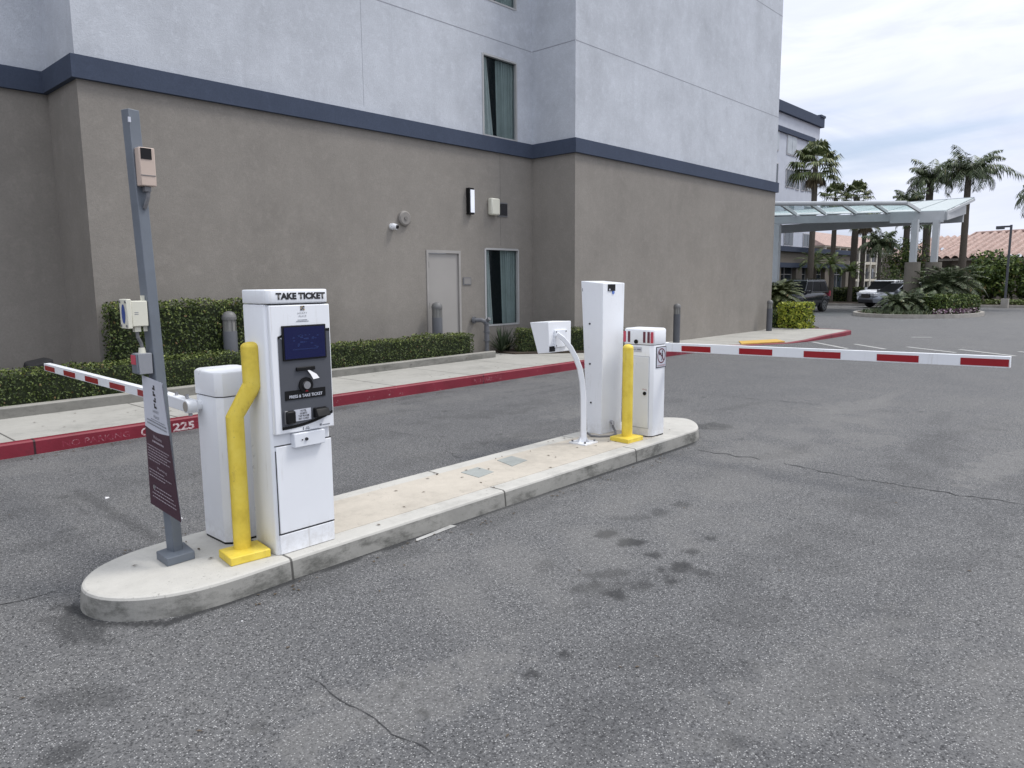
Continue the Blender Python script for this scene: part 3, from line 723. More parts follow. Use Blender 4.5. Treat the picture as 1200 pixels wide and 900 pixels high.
hedge_thing('corner_hedge', 'short clipped hedge turning round the wall corner behind the card reader', [(11.25, 10.22), (11.85, 9.72), (12.45, 9.20), (13.3, 9.13)], .42, .16, .62, .030, 2700)
hedge_thing('yellow_hedge', 'square clipped bush with bright yellow green new growth at building corner', [(22.75, 9.36), (22.75, 8.52)], .7, .05, .86, .075, 1000, 'yhedge', .06)
hedge_thing('small_round_bush', 'small green bush between wall corner bollard and yellow green bush', [(22.62, 9.72), (22.62, 9.40)], .45, .05, .62, .05, 900, 'shrub', .06)
hedge_thing('far_dark_hedge', 'dark clipped hedge behind the black car along the far lane', [(50, 19), (50, 13.6), (50.3, 9)], .9, 0, 1.0, .12, 260, 'hedge', .1)
hedge_thing('planter_hedge', 'clipped green hedge on the round planter beside the cycads', [(34.3, 7.75), (36.6, 6.95)], .9, .12, .86, .09, 700, 'shrub', .08)

def blade_plant(mb, c, n, L, w, spread=(20, 80), droop=.3, segs=4):
    c = Vector(c)
    for _ in range(n):
        az = rnd.uniform(0, 2 * math.pi); el = R(rnd.uniform(*spread)); l = L * rnd.uniform(.7, 1.1)
        d = Vector((math.cos(az) * math.cos(el), math.sin(az) * math.cos(el), math.sin(el))); sd = Vector((-math.sin(az), math.cos(az), 0))
        o = len(mb.v)
        for i in range(segs + 1):
            u = i / segs; p = c + d * l * u - Vector((0, 0, droop * l * u * u * rnd.uniform(.6, 1)))
            ww = w * (1 - u) ** .6 * .5 + .001; mb.v += [p - sd * ww, p + sd * ww]
        for i in range(segs): mb.f.append([o + 2 * i, o + 2 * i + 1, o + 2 * i + 3, o + 2 * i + 2]); mb.m.append(0)
b = MB(); blade_plant(b, (10.95, 10.38, .16), 60, .62, .035, (25, 88), .15); blade_plant(b, (11.2, 10.45, .16), 40, .5, .03, (25, 88), .15)
solo(b, 'flax_plant', 'agave', (11.0, 10.4, .16), 'spiky dark flax plant growing beneath the ground floor window', 'plant')

t = thing('covered_unit', 'low black covered unit behind the long hedge at the wall', 'utility cover', (2.75, 10.95, .2))
b = MB(); b.hexa([(2.55, 10.7, .2), (2.93, 10.7, .2), (2.93, 11.2, .2), (2.55, 11.2, .2), (2.62, 10.75, .58), (2.90, 10.75, .66), (2.90, 11.1, .66), (2.66, 11.1, .62)]); b.build('cover', 'blacktarp', t, bevel=.02)

# bollard lights
def bollard_light(x, y, z0, h, label, r=.085, m1='bollardgrey'):
    t = thing('bollard_light', label, 'bollard light', (x, y, z0), 'bollard lights along the building')
    b = MB(); b.tube([(x, y, z0), (x, y, z0 + h * .74)], r, 18); b.build('post', m1, t, smooth=True)
    b = MB(); b.tube([(x, y, z0 + h * .74), (x, y, z0 + h * .90)], r * .86, 16); b.build('lens', 'clearlens', t, smooth=True)
    b = MB()
    for i in range(8):
        a = i * math.pi / 4; b.beam((x + r * .93 * math.cos(a), y + r * .93 * math.sin(a), z0 + h * .73), (x + r * .93 * math.cos(a), y + r * .93 * math.sin(a), z0 + h * .905), .008, .008, up=(1, 0, 0))
    b.build('guard', 'capgrey', t)
    b = MB(); b.tube([(x, y, z0 + h * .90), (x, y, z0 + h * .935)], r * 1.04, 18); b.dome((x, y, z0 + h * .935), r * 1.04, 18, 4, sq=.85); b.build('cap', 'capgrey', t, smooth=True)
    return t
bollard_light(5.05, 10.24, .15, 1.04, 'grey domed bollard light in front of the tall dark hedge', .10, 'postgrey')
bollard_light(9.30, 10.50, .15, 1.06, 'grey domed bollard light in front of the door', .10, 'postgrey')
bollard_light(16.05, 9.25, .07, .95, 'dark bollard light beside the wall behind the gate cabinet', .085)
bollard_light(21.50, 9.25, .03, .95, 'dark bollard light at the far corner of the taupe wall', .085)

# ------------------------------------------------------------------ ticket kiosk
K0, K1, KF, KB = 1.95, 2.320, 3.552, 3.800
t = thing('ticket_kiosk', 'tall white ticket dispenser kiosk with blue screen and TAKE TICKET header', 'ticket machine', (2.13, 3.7, ZI))
def chpoly(x0, x1, y0, y1, c): return [(x0 + c, y0), (x1 - c, y0), (x1, y0 + c), (x1, y1 - c), (x1 - c, y1), (x0 + c, y1), (x0, y1 - c), (x0, y0 + c)]
b = MB(); b.prism(chpoly(K0, K1, KF + .01, KB, .012), ZI, 1.49); body = b.build('cabinet', 'white', t, bevel=.006)
b = MB(); b.prism(chpoly(K0 - .004, K1 + .008, KF - .022, KB + .004, .02), 1.494, 1.568); hd = b.build('header', 'white', t, bevel=.008)
text('lettering', 'TAKE TICKET', (2.152, KF - .022, 1.533), (1, 0, 0), (0, 0, 1), 'blacktext', hd, width=.300, height=.037, bold=.055, depth=.002)
b = MB(); b.box(K0 + .02, K1, KF - .003, KF + .02, 1.488, 1.4945); b.build('seam', 'seam', t)
# upper face plate, slightly proud
b = MB(); b.box(K0 + .012, K1 + .010, KF - .018, KF + .01, .792, 1.486); fp = b.build('face_plate', 'white', t, bevel=.006)
fy = KF - .0205
gp = MB(); gp.prism([(0, 0)] * 3, 0, 0) if False else None
arc = [(2.002 + (2.322 - 2.002) * i / 12, .832 + .055 * (i / 12) ** 2.2) for i in range(13)]
pts = arc + [(2.322, 1.338), (2.297, 1.338), (2.297, 1.30), (2.032, 1.30), (2.002, 1.318)]
gp = MB(); gp.add([(x, fy, z) for x, z in pts], [tuple(range(len(pts)))]); gp.build('grey_panel', 'greyp', fp)
bk_ = MB(); n_ = len(arc)
bk_.add([(x, fy - .0006, z - .017) for x, z in arc] + [(x, fy - .0006, z) for x, z in arc], [(i, i + 1, n_ + i + 1, n_ + i) for i in range(n_ - 1)])
bk_.add([(2.286, fy - .0006, 1.336), (2.322, fy - .0006, 1.336), (2.322, fy - .0006, 1.352), (2.286, fy - .0006, 1.352)], [(0, 1, 2, 3)])
bk_.add([(2.002, fy - .0006, 1.306), (2.04, fy - .0006, 1.322), (2.04, fy - .0006, 1.335), (2.002, fy - .0006, 1.320)], [(0, 1, 2, 3)]); bk_.build('black_trim', 'black', fp)
b = MB(); b.box(2.026, 2.294, fy - .008, fy + .01, 1.188, 1.376); sc_ = b.build('screen_bezel', 'black', fp, bevel=.003)
b = MB(); b.box(2.036, 2.284, fy - .0105, fy - .007, 1.197, 1.367); sc2 = b.build('screen', 'screen', sc_)
b = MB()
for i in range(26):
    x = rnd.uniform(2.08, 2.24); z = rnd.uniform(1.27, 1.34) - abs(x - 2.16) * .25; s_ = rnd.uniform(.003, .009); b.box(x - s_, x + s_, fy - .0112, fy - .0104, z - s_ * .5, z + s_ * .5)
for i in range(18): b.box(2.085 + i * .0085, 2.091 + i * .0085, fy - .0112, fy - .0104, 1.243, 1.249)
b.build('screen_graphic', 'screentxt', sc_)
b = MB(); b.box(2.10, 2.214, fy - .013, fy + .005, 1.128, 1.148); sl = b.build('ticket_slot', 'black', fp, bevel=.003)
b = MB(); b.add([(2.165, fy - .010, 1.129), (2.178, fy - .012, 1.128), (2.214, fy - .022, 1.104), (2.226, fy - .030, 1.082), (2.188, fy - .030, 1.078), (2.178, fy - .02, 1.106)], [(0, 1, 2, 5), (5, 2, 3, 4)])
solo(b, 'paper_ticket', 'paper', (2.2, fy - .05, 1.1), 'white paper ticket hanging out of the kiosk slot', 'ticket')
b = MB(); b.tube([(2.155, fy + .005, 1.047), (2.155, fy - .010, 1.047)], .043, 26); b.box(2.028, 2.277, fy - .004, fy + .004, .974, 1.024); bp = b.build('button_plate', 'black', fp)
b = MB(); b.tube([(2.155, fy - .006, 1.047), (2.155, fy - .020, 1.047)], [.023, .021], 20); b.build('push_button', 'steel', bp, smooth=True)
b = MB(); b.add([(2.143, fy - .0115, 1.012), (2.167, fy - .0115, 1.012), (2.155, fy - .0115, 1.022)], [(0, 1, 2)]); b.build('red_arrow', 'red', bp)
text('lettering', 'PRESS & TAKE TICKET', (2.153, fy - .004, .991), (1, 0, 0), (0, 0, 1), 'signwhite', bp, width=.205, height=.017, bold=.02, depth=.002)
b = MB(); b.box(2.018, 2.075, fy - .026, fy + .005, .847, .916); b.build('card_reader', 'black', fp, bevel=.008)
b = MB(); b.box(2.016, 2.036, fy - .014, fy + .002, .845, .919); b.build('reader_rim', 'conduit', fp, bevel=.004)
b = MB(); b.box(2.076, 2.180, fy - .003, fy + .001, .853, .917); lb = b.build('instruction_label', 'signwhite', fp)
for i, (s_, w_) in enumerate((('HOTEL', .036), ('GUESTS', .044), ('TAP ROOM', .066), ('KEY CARD', .062))):
    text('lettering', s_, (2.133, fy - .003, .908 - i * .0145), (1, 0, 0), (0, 0, 1), 'blacktext', lb, width=w_, height=.0105, bold=.02, depth=.0015)
b = MB(); b.hexa([(2.196, fy - .05, .866), (2.278, fy - .05, .868), (2.278, fy + .005, .862), (2.196, fy + .005, .856), (2.196, fy - .03, .908), (2.278, fy - .03, .908), (2.278, fy + .005, .914), (2.196, fy + .005, .914)]); b.build('scanner_hood', 'black', fp, bevel=.004)
# logo
lg = MB()
for i in range(3):
    for j in range(3): lg.box(2.147 + j * .009, 2.154 + j * .009, fy + .000, fy + .006, 1.455 + i * .009, 1.4615 + i * .009, (i * 2 + j) % 3)
lg.build('logo_mark', ['blacktext', 'greytext', mat('logo_gold', (.35, .22, .06), .5)], fp)
text('lettering', 'HYATT', (2.158, fy + .002, 1.440), (1, 0, 0), (0, 0, 1), 'greytext', fp, width=.058, height=.009, depth=.0015)
text('lettering', 'PLACE', (2.158, fy + .002, 1.424), (1, 0, 0), (0, 0, 1), 'greytext', fp, width=.046, height=.009, depth=.0015)
sm = MB()
for z, w_ in ((1.404, .03), (1.396, .04)):
    for i in range(int(w_ * 2 / .006)): sm.box(2.158 - w_ + i * .006, 2.158 - w_ + i * .006 + .004, fy + .0005, fy + .003, z - .0014, z + .0014)
for z, w_ in ((.803, .016), (.811, .012)):
    for i in range(int(w_ * 2 / .005)): sm.box(2.158 - w_ + i * .005, 2.158 - w_ + i * .005 + .0035, fy + .0005, fy + .003, z - .002, z + .002)
sm.box(2.128, 2.134, fy + .0005, fy + .003, .798, .815); sm.box(2.235, 2.247, fy + .0005, fy + .003, .806, .818); sm.box(2.252, 2.30, fy + .0005, fy + .003, .807, .812)
sm.build('small_print', 'greytext', fp)
b = MB(); b.box(2.065, 2.258, fy - .012, KF + .02, .708, .786); lk = b.build('lock_box', 'white2', t, bevel=.004)
b = MB(); b.tube([(2.137, fy - .010, .749), (2.137, fy - .020, .749)], .009, 12); b.tube([(2.112, fy - .010, .748), (2.112, fy - .016, .748)], .004, 8); b.build('keyhole', 'seam', lk)
b = MB(); b.box(K0 + .022, K1 - .002, KF + .001, KF + .02, .236, .722); dr = b.build('lower_door', 'white', t, bevel=.003)
b = MB(); b.box(K0 + .016, K1 + .000, KF + .006, KF + .02, .228, .2355); b.box(K0 + .018, K0 + .0215, KF + .006, KF + .02, .236, .70); b.box(K0 + .016, K1, KF + .006, KF + .02, .724, .729); b.build('seam', 'seam', t)
b = MB(); b.box(K0 + .02, K1 - .004, KF + .003, KF + .02, ZI + .002, .226); b.build('plinth', 'white', t, bevel=.003)
b = MB(); b.box(K0 + .006, K0 + .010, KF + .02, KB - .01, ZI, 1.48) ; b.build('side_seam', 'white2', t)

# ------------------------------------------------------------------ barrier gates
def gate(x0, x1, y0, y1, ztop, zseam, label, armside, name='barrier_gate'):
    t = thing(name, label, 'barrier gate', ((x0 + x1) / 2, (y0 + y1) / 2, ZI), 'parking barrier gates')
    b = MB(); b.prism(chpoly(x0 + .004, x1 - .004, y0 + .004, y1 - .004, .03), ZI, ZI + .014); b.build('base_gasket', 'black', t)
    b = MB(); b.prism(chpoly(x0, x1, y0, y1, .032), ZI + .012, zseam - .004); cab = b.build('cabinet', 'white', t, bevel=.004)
    b = MB(); b.prism(chpoly(x0 + .006, x1 - .006, y0 + .006, y1 - .006, .03), zseam - .006, zseam + .003); b.build('seam', 'seam', t)
    b = MB(); c1 = chpoly(x0 - .004, x1 + .004, y0 - .004, y1 + .004, .034); c2 = chpoly(x0 + .02, x1 - .02, y0 + .02, y1 - .02, .04)
    b.prism(c1, zseam + .002, ztop - .012); b.prism(c1, ztop - .0125, ztop, top=chpoly(x0 + .008, x1 - .008, y0 + .008, y1 - .008, .036)); hood = b.build('hood', 'white', t, bevel=.004)
    return t, cab, hood
def arm(mb, A, B, w, h, stripes, ax):
    """square section boom from A to B with red reflective panels on both broad faces"""
    mb.beam(A, B, w, h, 0)
    A = Vector(A); B = Vector(B); d = B - A
    for (u0, u1) in stripes:
        for s in (-1, 1):
            p = A + d * u0; q = A + d * u1; sd = Vector((1, 0, 0)) * s * (w / 2 + .0012)
            zz = Vector((0, 0, -h * .08))
            mb.beam(p + sd + zz, q + sd + zz, .002, h * .66, 1)
g1, cab, hood = gate(1.842, 2.105, 3.925, 4.225, 1.118, .972, 'white barrier gate cabinet behind the ticket kiosk, boom reaching to the hedge side', -1)
b = MB(); Y0, Y1 = 4.30, 6.81; f1 = lambda y: (y - Y0) / (Y1 - Y0)
arm(b, (1.79, Y0, .922), (1.79, Y1, .943), .045, .058, [(f1(6.79), f1(6.54)), (f1(6.32), f1(6.06)), (f1(5.843), f1(5.581)), (f1(5.357), f1(5.085)), (f1(4.87), f1(4.60))], 0)
a_ = b.build('boom_arm', ['whitepaint', 'red'], g1, bevel=0)
b = MB(); b.beam((1.79, 4.12, .908), (1.79, 4.56, .922), .058, .072); b.build('arm_bracket', 'whitepaint', g1, bevel=.006)
b = MB(); b.tube([(1.85, 4.15, .91), (1.80, 4.15, .91)], .030, 18); b.tube([(1.805, 4.14, .91), (1.752, 4.14, .91)], .037, 20); hb_ = b.build('pivot_hub', 'whitepaint', g1, smooth=True); b = MB(); b.tube([(1.7525, 4.14, .91), (1.749, 4.14, .91)], .029, 20); b.build('end_cap', mat('worn_cap', (.36, .33, .29), .6), hb_)
b = MB()
for y in (4.2, 4.34, 4.48): b.tube([(1.79, y, .95), (1.79, y, .972)], .010, 8)
b.tube([(1.79, 4.17, .875), (1.79, 4.17, .85)], .012, 8); b.build('bolt', 'steel', g1)

g2, cab, hood = gate(5.90, 6.16, 3.65, 3.975, 1.150, .998, 'white barrier gate cabinet with red slotted hood, its boom crossing the open lane', 1)
b = MB(); Y0, Y1 = 3.78, .90; f2 = lambda y: (y - Y0) / (Y1 - Y0)
arm(b, (6.25, Y0, .955), (6.25, Y1, .999), .055, .080, [(f2(3.528), f2(3.226)), (f2(2.946), f2(2.639)), (f2(2.365), f2(2.064)), (f2(1.786), f2(1.486)), (f2(1.207), f2(.905))], 0)
b.build('boom_arm', ['whitepaint', 'red'], g2)
b = MB(); b.tube([(6.15, 3.8, .955), (6.29, 3.8, .955)], .036, 18); b.build('pivot_hub', 'steel', g2, smooth=True)
b = MB(); b.beam((6.25, 3.86, .954), (6.25, 3.70, .956), .07, .09); b.build('arm_bracket', 'whitepaint', g2, bevel=.006)
sx = 5.9 - .0065
sl2 = MB()
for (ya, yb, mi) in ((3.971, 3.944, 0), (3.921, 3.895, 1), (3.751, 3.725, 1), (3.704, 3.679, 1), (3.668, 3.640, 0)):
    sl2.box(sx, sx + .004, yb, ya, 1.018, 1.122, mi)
sl2.build('warning_slot', ['pinkred', 'darkred'], hood)
b = MB(); b.tube([(5.898, 3.826, 1.026), (5.886, 3.826, 1.026)], .020, 18); b.build('lock', 'black', hood)
b = MB(); b.box(5.895, 5.901, 3.685, 3.90, .205, .885); dd = b.build('access_door', 'white2', g2, bevel=.002)
b = MB(); b.box(5.898, 5.9005, 3.678, 3.907, .198, .892); b.build('door_gap', mat('pale_gap_grey', (.48, .50, .55), .6), g2)
b = MB(); b.tube([(5.896, 3.722, .538), (5.884, 3.722, .538)], .017, 16); b.build('lock', 'black', dd)
text('lettering', 'PULL', (5.895, 3.722, .575), (0, -1, 0), (0, 0, 1), 'red', dd, width=.05, height=.012, depth=.001)
b = MB(); b.box(5.8965, 5.902, 3.765, 3.895, .930, .975); nm = b.build('name_plate', 'signwhite', g2)
b = MB(); b.box(5.8955, 5.8972, 3.775, 3.815, .946, .957); b.box(5.8955, 5.8972, 3.825, 3.885, .949, .954); b.build('small_print', 'greytext', nm)
# no pedestrian sign on the -Y face
sy = 3.648
b = MB(); b.box(5.965, 6.140, sy - .003, sy + .002, .778, .978, 0); b.box(5.972, 6.133, sy - .0038, sy - .002, .785, .971, 1)
sg = b.build('warning_sign', ['blacktext', 'signwhite'], g2)
b = MB(); cx, cz = 6.053, .890; n = 36
def ring(mb, cx, cz, r0, r1, y, rx=1.0):
    o = len(mb.v)
    for i in range(n):
        a = 2 * math.pi * i / n; mb.v += [Vector((cx + r0 * rx * math.cos(a), y, cz + r0 * math.sin(a))), Vector((cx + r1 * rx * math.cos(a), y, cz + r1 * math.sin(a)))]
    for i in range(n): j = (i + 1) % n; mb.f.append([o + 2 * i, o + 2 * i + 1, o + 2 * j + 1, o + 2 * j]); mb.m.append(0)
ring(b, cx, cz, .060, .072, sy - .0045)
a1 = R(-45); b.beam((cx - .045, sy - .0048, cz + .045), (cx + .045, sy - .0048, cz - .045), .001, .011, up=(1, 0, 1))
b.build('prohibition_ring', 'darkred', sg)
b = MB(); b.beam((cx + .012, sy - .0042, cz + .030), (cx + .018, sy - .0042, cz - .010), .001, .018, up=(1, 0, 0)); b.beam((cx + .018, sy - .0042, cz - .008), (cx + .002, sy - .0042, cz - .045), .001, .009, up=(1, 0, 0)); b.beam((cx + .018, sy - .0042, cz - .008), (cx + .034, sy - .0042, cz - .043), .001, .009, up=(1, 0, 0))
b.add([(cx + .016 + .010 * math.cos(i * .785), sy - .0044, cz + .042 + .010 * math.sin(i * .785)) for i in range(8)], [tuple(range(8))])
b.beam((cx - .045, sy - .0042, cz + .02), (cx - .008, sy - .0042, cz + .02), .001, .02, up=(0, 0, 1)); b.build('pedestrian_symbol', 'blacktext', sg)
text('lettering', 'NO PEDESTRIANS', (6.053, sy - .0035, .798), (1, 0, 0), (0, 0, 1), 'red', sg, width=.135, height=.011, depth=.0015)

# ------------------------------------------------------------------ tall pay station back, card reader on gooseneck
t = thing('tall_equipment_cabinet', 'tallest plain white steel cabinet standing behind the gooseneck post', 'cabinet', (5.9, 4.2, ZI))
b = MB(); x0, x1 = 5.717, 6.062
b.hexa([(x0, 4.093, ZI), (x1 - .01, 4.093, ZI), (x1 - .01, 4.268, ZI), (x0, 4.268, ZI), (x0, 4.085, 1.578), (x1 + .012, 4.085, 1.578), (x1 + .012, 4.350, 1.60), (x0, 4.350, 1.60)]); tc = b.build('cabinet', 'white', t, bevel=.006)
b = MB(); b.box(5.79, 5.905, 4.078, 4.086, 1.503, 1.566); b.build('rating_plate', 'black', tc)
b = MB(); b.box(5.800, 5.822, 4.0765, 4.0785, 1.508, 1.524); b.build('plate_print', 'signwhite', tc)
b = MB(); b.tube([(5.877, 4.087, 1.489), (5.877, 4.0795, 1.489)], .018, 12); b.build('blue_label', 'blueled', tc)
b = MB()
for (y, z) in ((4.24, 1.19), (4.235, .80), (4.22, .42)): b.tube([(5.717, y, z), (5.709, y, z)], .009, 10)
b.build('screw', 'seam', tc)
b = MB(); b.box(5.7145, 5.718, 4.328, 4.334, 1.50, 1.53); b.build('side_hole', 'conduit', tc)
cab_ = MB(); cab_.tube([(5.86, 4.07, .215), (5.862, 4.055, .17), (5.85, 4.02, .135), (5.78, 3.97, .124), (5.68, 3.97, .123), (5.60, 4.03, .124), (5.56, 4.10, .13), (5.53, 4.13, .16)], .011, 8)
cbo = cab_.build('flex_conduit', 'conduit', t, smooth=True)
b = MB(); b.tube([(5.865, 4.09, .225), (5.865, 4.062, .225), (5.862, 4.058, .195)], .016, 10); b.build('conduit_fitting', 'steel', cbo)

t = thing('gooseneck_card_reader', 'wedge shaped white card reader on a curved white gooseneck post', 'card reader', (5.30, 4.0, ZI))
b = MB(); path = [(5.305, 4.0, ZI + .015), (5.303, 4.0, .35), (5.297, 4.0, .56), (5.285, 4.005, .70), (5.26, 4.015, .82), (5.225, 4.035, .92), (5.18, 4.06, 1.01), (5.12, 4.095, 1.09), (5.07, 4.13, 1.135)]
b2 = MB(); b2.tube(path, [.038, .036, .035, .034, .034, .033, .032, .031, .030], 4); b2.build('post', 'whitepaint', t, bevel=.006)
b = MB(); b.box(5.208, 5.402, 3.905, 4.095, ZI, ZI + .018)
for (qx, qy, ) in ((.075, 0), (-.075, 0), (0, .072), (0, -.072)):
    b.add([(5.305 + qx, 4.0 + qy, ZI + .017), (5.305 + qx * .3 - qy * .12, 4.0 + qy * .3 + qx * .12, ZI + .017), (5.305 + qx * .42, 4.0 + qy * .42, ZI + .075)], [(0, 1, 2)])
b.build('base_plate', 'whitepaint', t, bevel=.004)
b = MB()
for sx_ in (-1, 1):
    for sy_ in (-1, 1): b.tube([(5.305 + sx_ * .072, 4.0 + sy_ * .072, ZI + .017), (5.305 + sx_ * .072, 4.0 + sy_ * .072, ZI + .034)], .010, 6)
b.build('anchor_bolt', 'conduit', t)
b = MB(); b.hexa([(5.01, 4.165, .965), (5.325, 4.165, .965), (5.325, 4.30, .95), (5.01, 4.30, .95), (5.00, 4.165, 1.243), (5.325, 4.165, 1.238), (5.325, 4.385, 1.232), (5.00, 4.385, 1.232)]); hs = b.build('reader_housing', 'white', t, bevel=.005)
b = MB(); b.box(5.075, 5.245, 4.148, 4.166, 1.01, 1.165); br = b.build('mounting_plate', 'white2', hs, bevel=.003)
b = MB()
for x in (5.09, 5.23):
    for z in (1.025, 1.15): b.tube([(x, 4.150, z), (x, 4.143, z)], .006, 8)
b.build('bolt', 'conduit', br)
b = MB(); b.box(5.012, 5.085, 4.157, 4.168, .975, 1.022); b.build('rating_plate', 'black', hs)

# ------------------------------------------------------------------ bollards
t = thing('bent_bollard', 'yellow steel bollard bent by an impact, in front of the ticket kiosk', 'bollard', (1.835, 3.728, ZI))
b = MB(); b.tube([(1.835, 3.728, ZI + .03), (1.836, 3.728, .890), (1.928, 3.690, 1.060), (1.928, 3.692, 1.265)], [.046, .047, .051, .0495], 24)
b.dome((1.928, 3.692, 1.265), .0495, 24, 4, sq=.55); bb_ = b.build('post', 'yellow', t, smooth=True); bb_.data.set_sharp_from_angle(angle=R(19))
b = MB(); b.prism([(1.728, 3.792), (1.705, 3.607), (1.925, 3.585), (1.948, 3.775)], ZI, ZI + .045); b.build('base_cover', 'yellow', t, bevel=.005)
b = MB(); b.box(1.733, 1.7335, 3.69, 3.692, ZI + .01, ZI + .03); 
t = thing('straight_bollard', 'straight yellow bollard beside the cabinet with red slotted hood', 'bollard', (5.695, 3.79, ZI))
b = MB(); b.tube([(5.675, 3.77, ZI + .03), (5.675, 3.77, .985)], .050, 22); b.dome((5.675, 3.77, .985), .050, 22, 4, sq=.7); b.build('post', 'yellow', t, smooth=True)
b = MB(); b.prism([(5.555, 3.880), (5.535, 3.665), (5.775, 3.655), (5.800, 3.865)], ZI, ZI + .042); b.build('base_cover', 'yellow', t, bevel=.005)

# ------------------------------------------------------------------ sign post with devices
t = thing('sign_post', 'leaning grey steel post carrying a maroon and white hotel sign panel', 'sign post', (1.57, 3.972, ZI))
A = Vector((1.57, 3.972, ZI + .02)); B = Vector((1.519, 3.992, 2.468))
pb = lambda z: A + (B - A) * ((z - A.z) / (B.z - A.z))
b = MB(); q = Matrix.Rotation(R(14), 3, 'Z'); P = []
for pt in (A, B):
    for sx_, sy_ in ((-1, -1), (1, -1), (1, 1), (-1, 1)): P.append(pt + q @ Vector((sx_ * .030, sy_ * .030, 0)))
b.hexa(P); pole = b.build('post', 'galv', t, bevel=.004)
b = MB(); b.prism([(1.487, 4.02), (1.480, 3.862), (1.632, 3.868), (1.655, 4.06)], ZI, ZI + .045); b.build('base_plate', 'galv', t, bevel=.004)
b = MB(); b.box(1.490, 1.502, 3.945, 3.953, 2.40, 2.425); b.build('scratch', 'signwhite', pole)
# sign: slightly twisted panel; bilinear patch
TL, TR, BL, BR = Vector((1.48, 4.005, 1.13)), Vector((1.48, 3.756, 1.108)), Vector((1.483, 4.03, .43)), Vector((1.540, 3.792, .360))
def sp(u, v, dn=0.0):     # u 0 left..1 right, v 0 top..1 bottom
    p = (TL * (1 - u) + TR * u) * (1 - v) + (BL * (1 - u) + BR * u) * v
    return p + Vector((-1, -.08, 0)).normalized() * dn
def sheet(mb, u0, u1, v0, v1, nu, nv, dn, mi, vfun=None):
    o = len(mb.v)
    for j in range(nv + 1):
        for i in range(nu + 1):
            u = u0 + (u1 - u0) * i / nu; va, vb = (v0, v1) if vfun is None else vfun(u)
            mb.v.append(sp(u, va + (vb - va) * j / nv, dn))
    for j in range(nv):
        for i in range(nu): mb.f.append([o + j * (nu + 1) + i, o + (j + 1) * (nu + 1) + i, o + (j + 1) * (nu + 1) + i + 1, o + j * (nu + 1) + i + 1]); mb.m.append(mi)
vs_ = lambda u: .375 + .02 * math.sin(u * 3.1 + .5)
b = MB(); sheet(b, 0, 1, 0, 1, 8, 12, 0, 0, lambda u: (0, vs_(u))); sheet(b, 0, 1, 0, 1, 8, 12, 0, 1, lambda u: (vs_(u), 1)); sheet(b, 0, 1, 0, 1, 8, 12, -.004, 2)
sgn = b.build('sign_panel', ['signwhite', 'maroon', 'signwhite'], t)
def stext(s_, u, v, wu, hv, m, bold=0.01):
    org = sp(u, v, .001); xd = (sp(u + .05, v) - sp(u - .05, v)); ud = (sp(u, v - .02) - sp(u, v + .02)); L = (sp(u + wu / 2, v) - sp(u - wu / 2, v)).length; Hh = (sp(u, v - hv / 2) - sp(u, v + hv / 2)).length
    ob = text('lettering', s_, org, xd, ud, m, sgn, width=L, height=Hh, bold=bold, depth=.0018)
lg = MB(); 
for i in range(4):
    v0 = .04 + i * .045
    for (a, c) in ((0, 0), (1, 1), (0, 1)) if i % 2 else ((1, 0), (0, 1), (1, 1)):
        sheet(lg, .50 + a * .055, .55 + a * .055, v0 + c * .018, v0 + c * .018 + .016, 1, 1, .0022, 0)
lg.build('logo_mark', 'blacktext', sgn)
stext('HYATT', .55, .235, .25, .020, 'greytext'); stext('PLACE', .55, .275, .22, .020, 'greytext')
def wordbars(mb, u0, u1, v, hv):
    u = u0
    while u < u1:
        w_ = rnd.uniform(.025, .07); sheet(mb, u, min(u + w_, u1), v, v + hv, 1, 1, .0022, 0); u += w_ + .016
gt = MB(); wordbars(gt, .12, .93, .315, .010); wordbars(gt, .12, .93, .340, .010); wordbars(gt, .3, .88, .299, .006); gt.build('small_print', 'greytext', sgn)
wt = MB()
stext('Welcome', .50, .435, .34, .026, 'signtext'); wordbars(wt, .28, .72, .465, .014)
for k, (u0, u1) in enumerate(((.06, .9), (.06, .82), (.06, .93), (.06, .78), (.06, .86), (.06, .5))): wordbars(wt, u0, u1, .515 + k * .022, .008)
stext('Parking', .55, .675, .34, .024, 'signtext')
for k, (u0, u1) in enumerate(((.06, .60), (.06, .85), (.06, .62))): wordbars(wt, u0, u1, .705 + k * .024, .008)
for k, (u0, u1) in enumerate(((.2, .8), (.18, .85), (.12, .9), (.12, .92))): wordbars(wt, u0, u1, .83 + k * .028, .008)
wt.build('small_print', 'signtext', sgn)
b = MB(); p_ = pb(.95); b.box(1.485, 1.52, 3.975, 3.99, .99, 1.01); b.box(1.487, 1.535, 3.972, 3.988, .52, .54); b.build('standoff', 'steel', t)
# devices on the post
b = MB(); b.box(1.512, 1.590, 3.905, 3.960, 2.092, 2.280); dv = b.build('radio_reader', 'beige', t, bevel=.005, label='beige plastic reader box with dark window near the top of the post')
b = MB(); b.box(1.520, 1.572, 3.9015, 3.906, 2.222, 2.276); b.build('window', 'black', dv, bevel=.001)
b = MB(); b.box(1.516, 1.586, 3.902, 3.906, 2.142, 2.145); b.build('seam', 'conduit', dv)
b = MB(); b.tube([(1.557, 3.935, 2.092), (1.557, 3.935, 2.075), (1.553, 3.935, 2.04), (1.545, 3.945, 2.005), (1.540, 3.955, 1.985)], .010, 8); b.box(1.535, 1.565, 3.92, 3.955, 2.066, 2.09); b.build('cable', 'conduit', dv)
b = MB(); b.box(1.432, 1.512, 3.945, 4.030, 1.388, 1.518); dv = b.build('junction_box', 'cream', t, bevel=.004, label='cream plastic box with blue oval sticker at mid height of the post')
b = MB(); b.box(1.408, 1.432, 3.938, 4.035, 1.378, 1.528); lid = b.build('lid', 'cream', dv, bevel=.004)
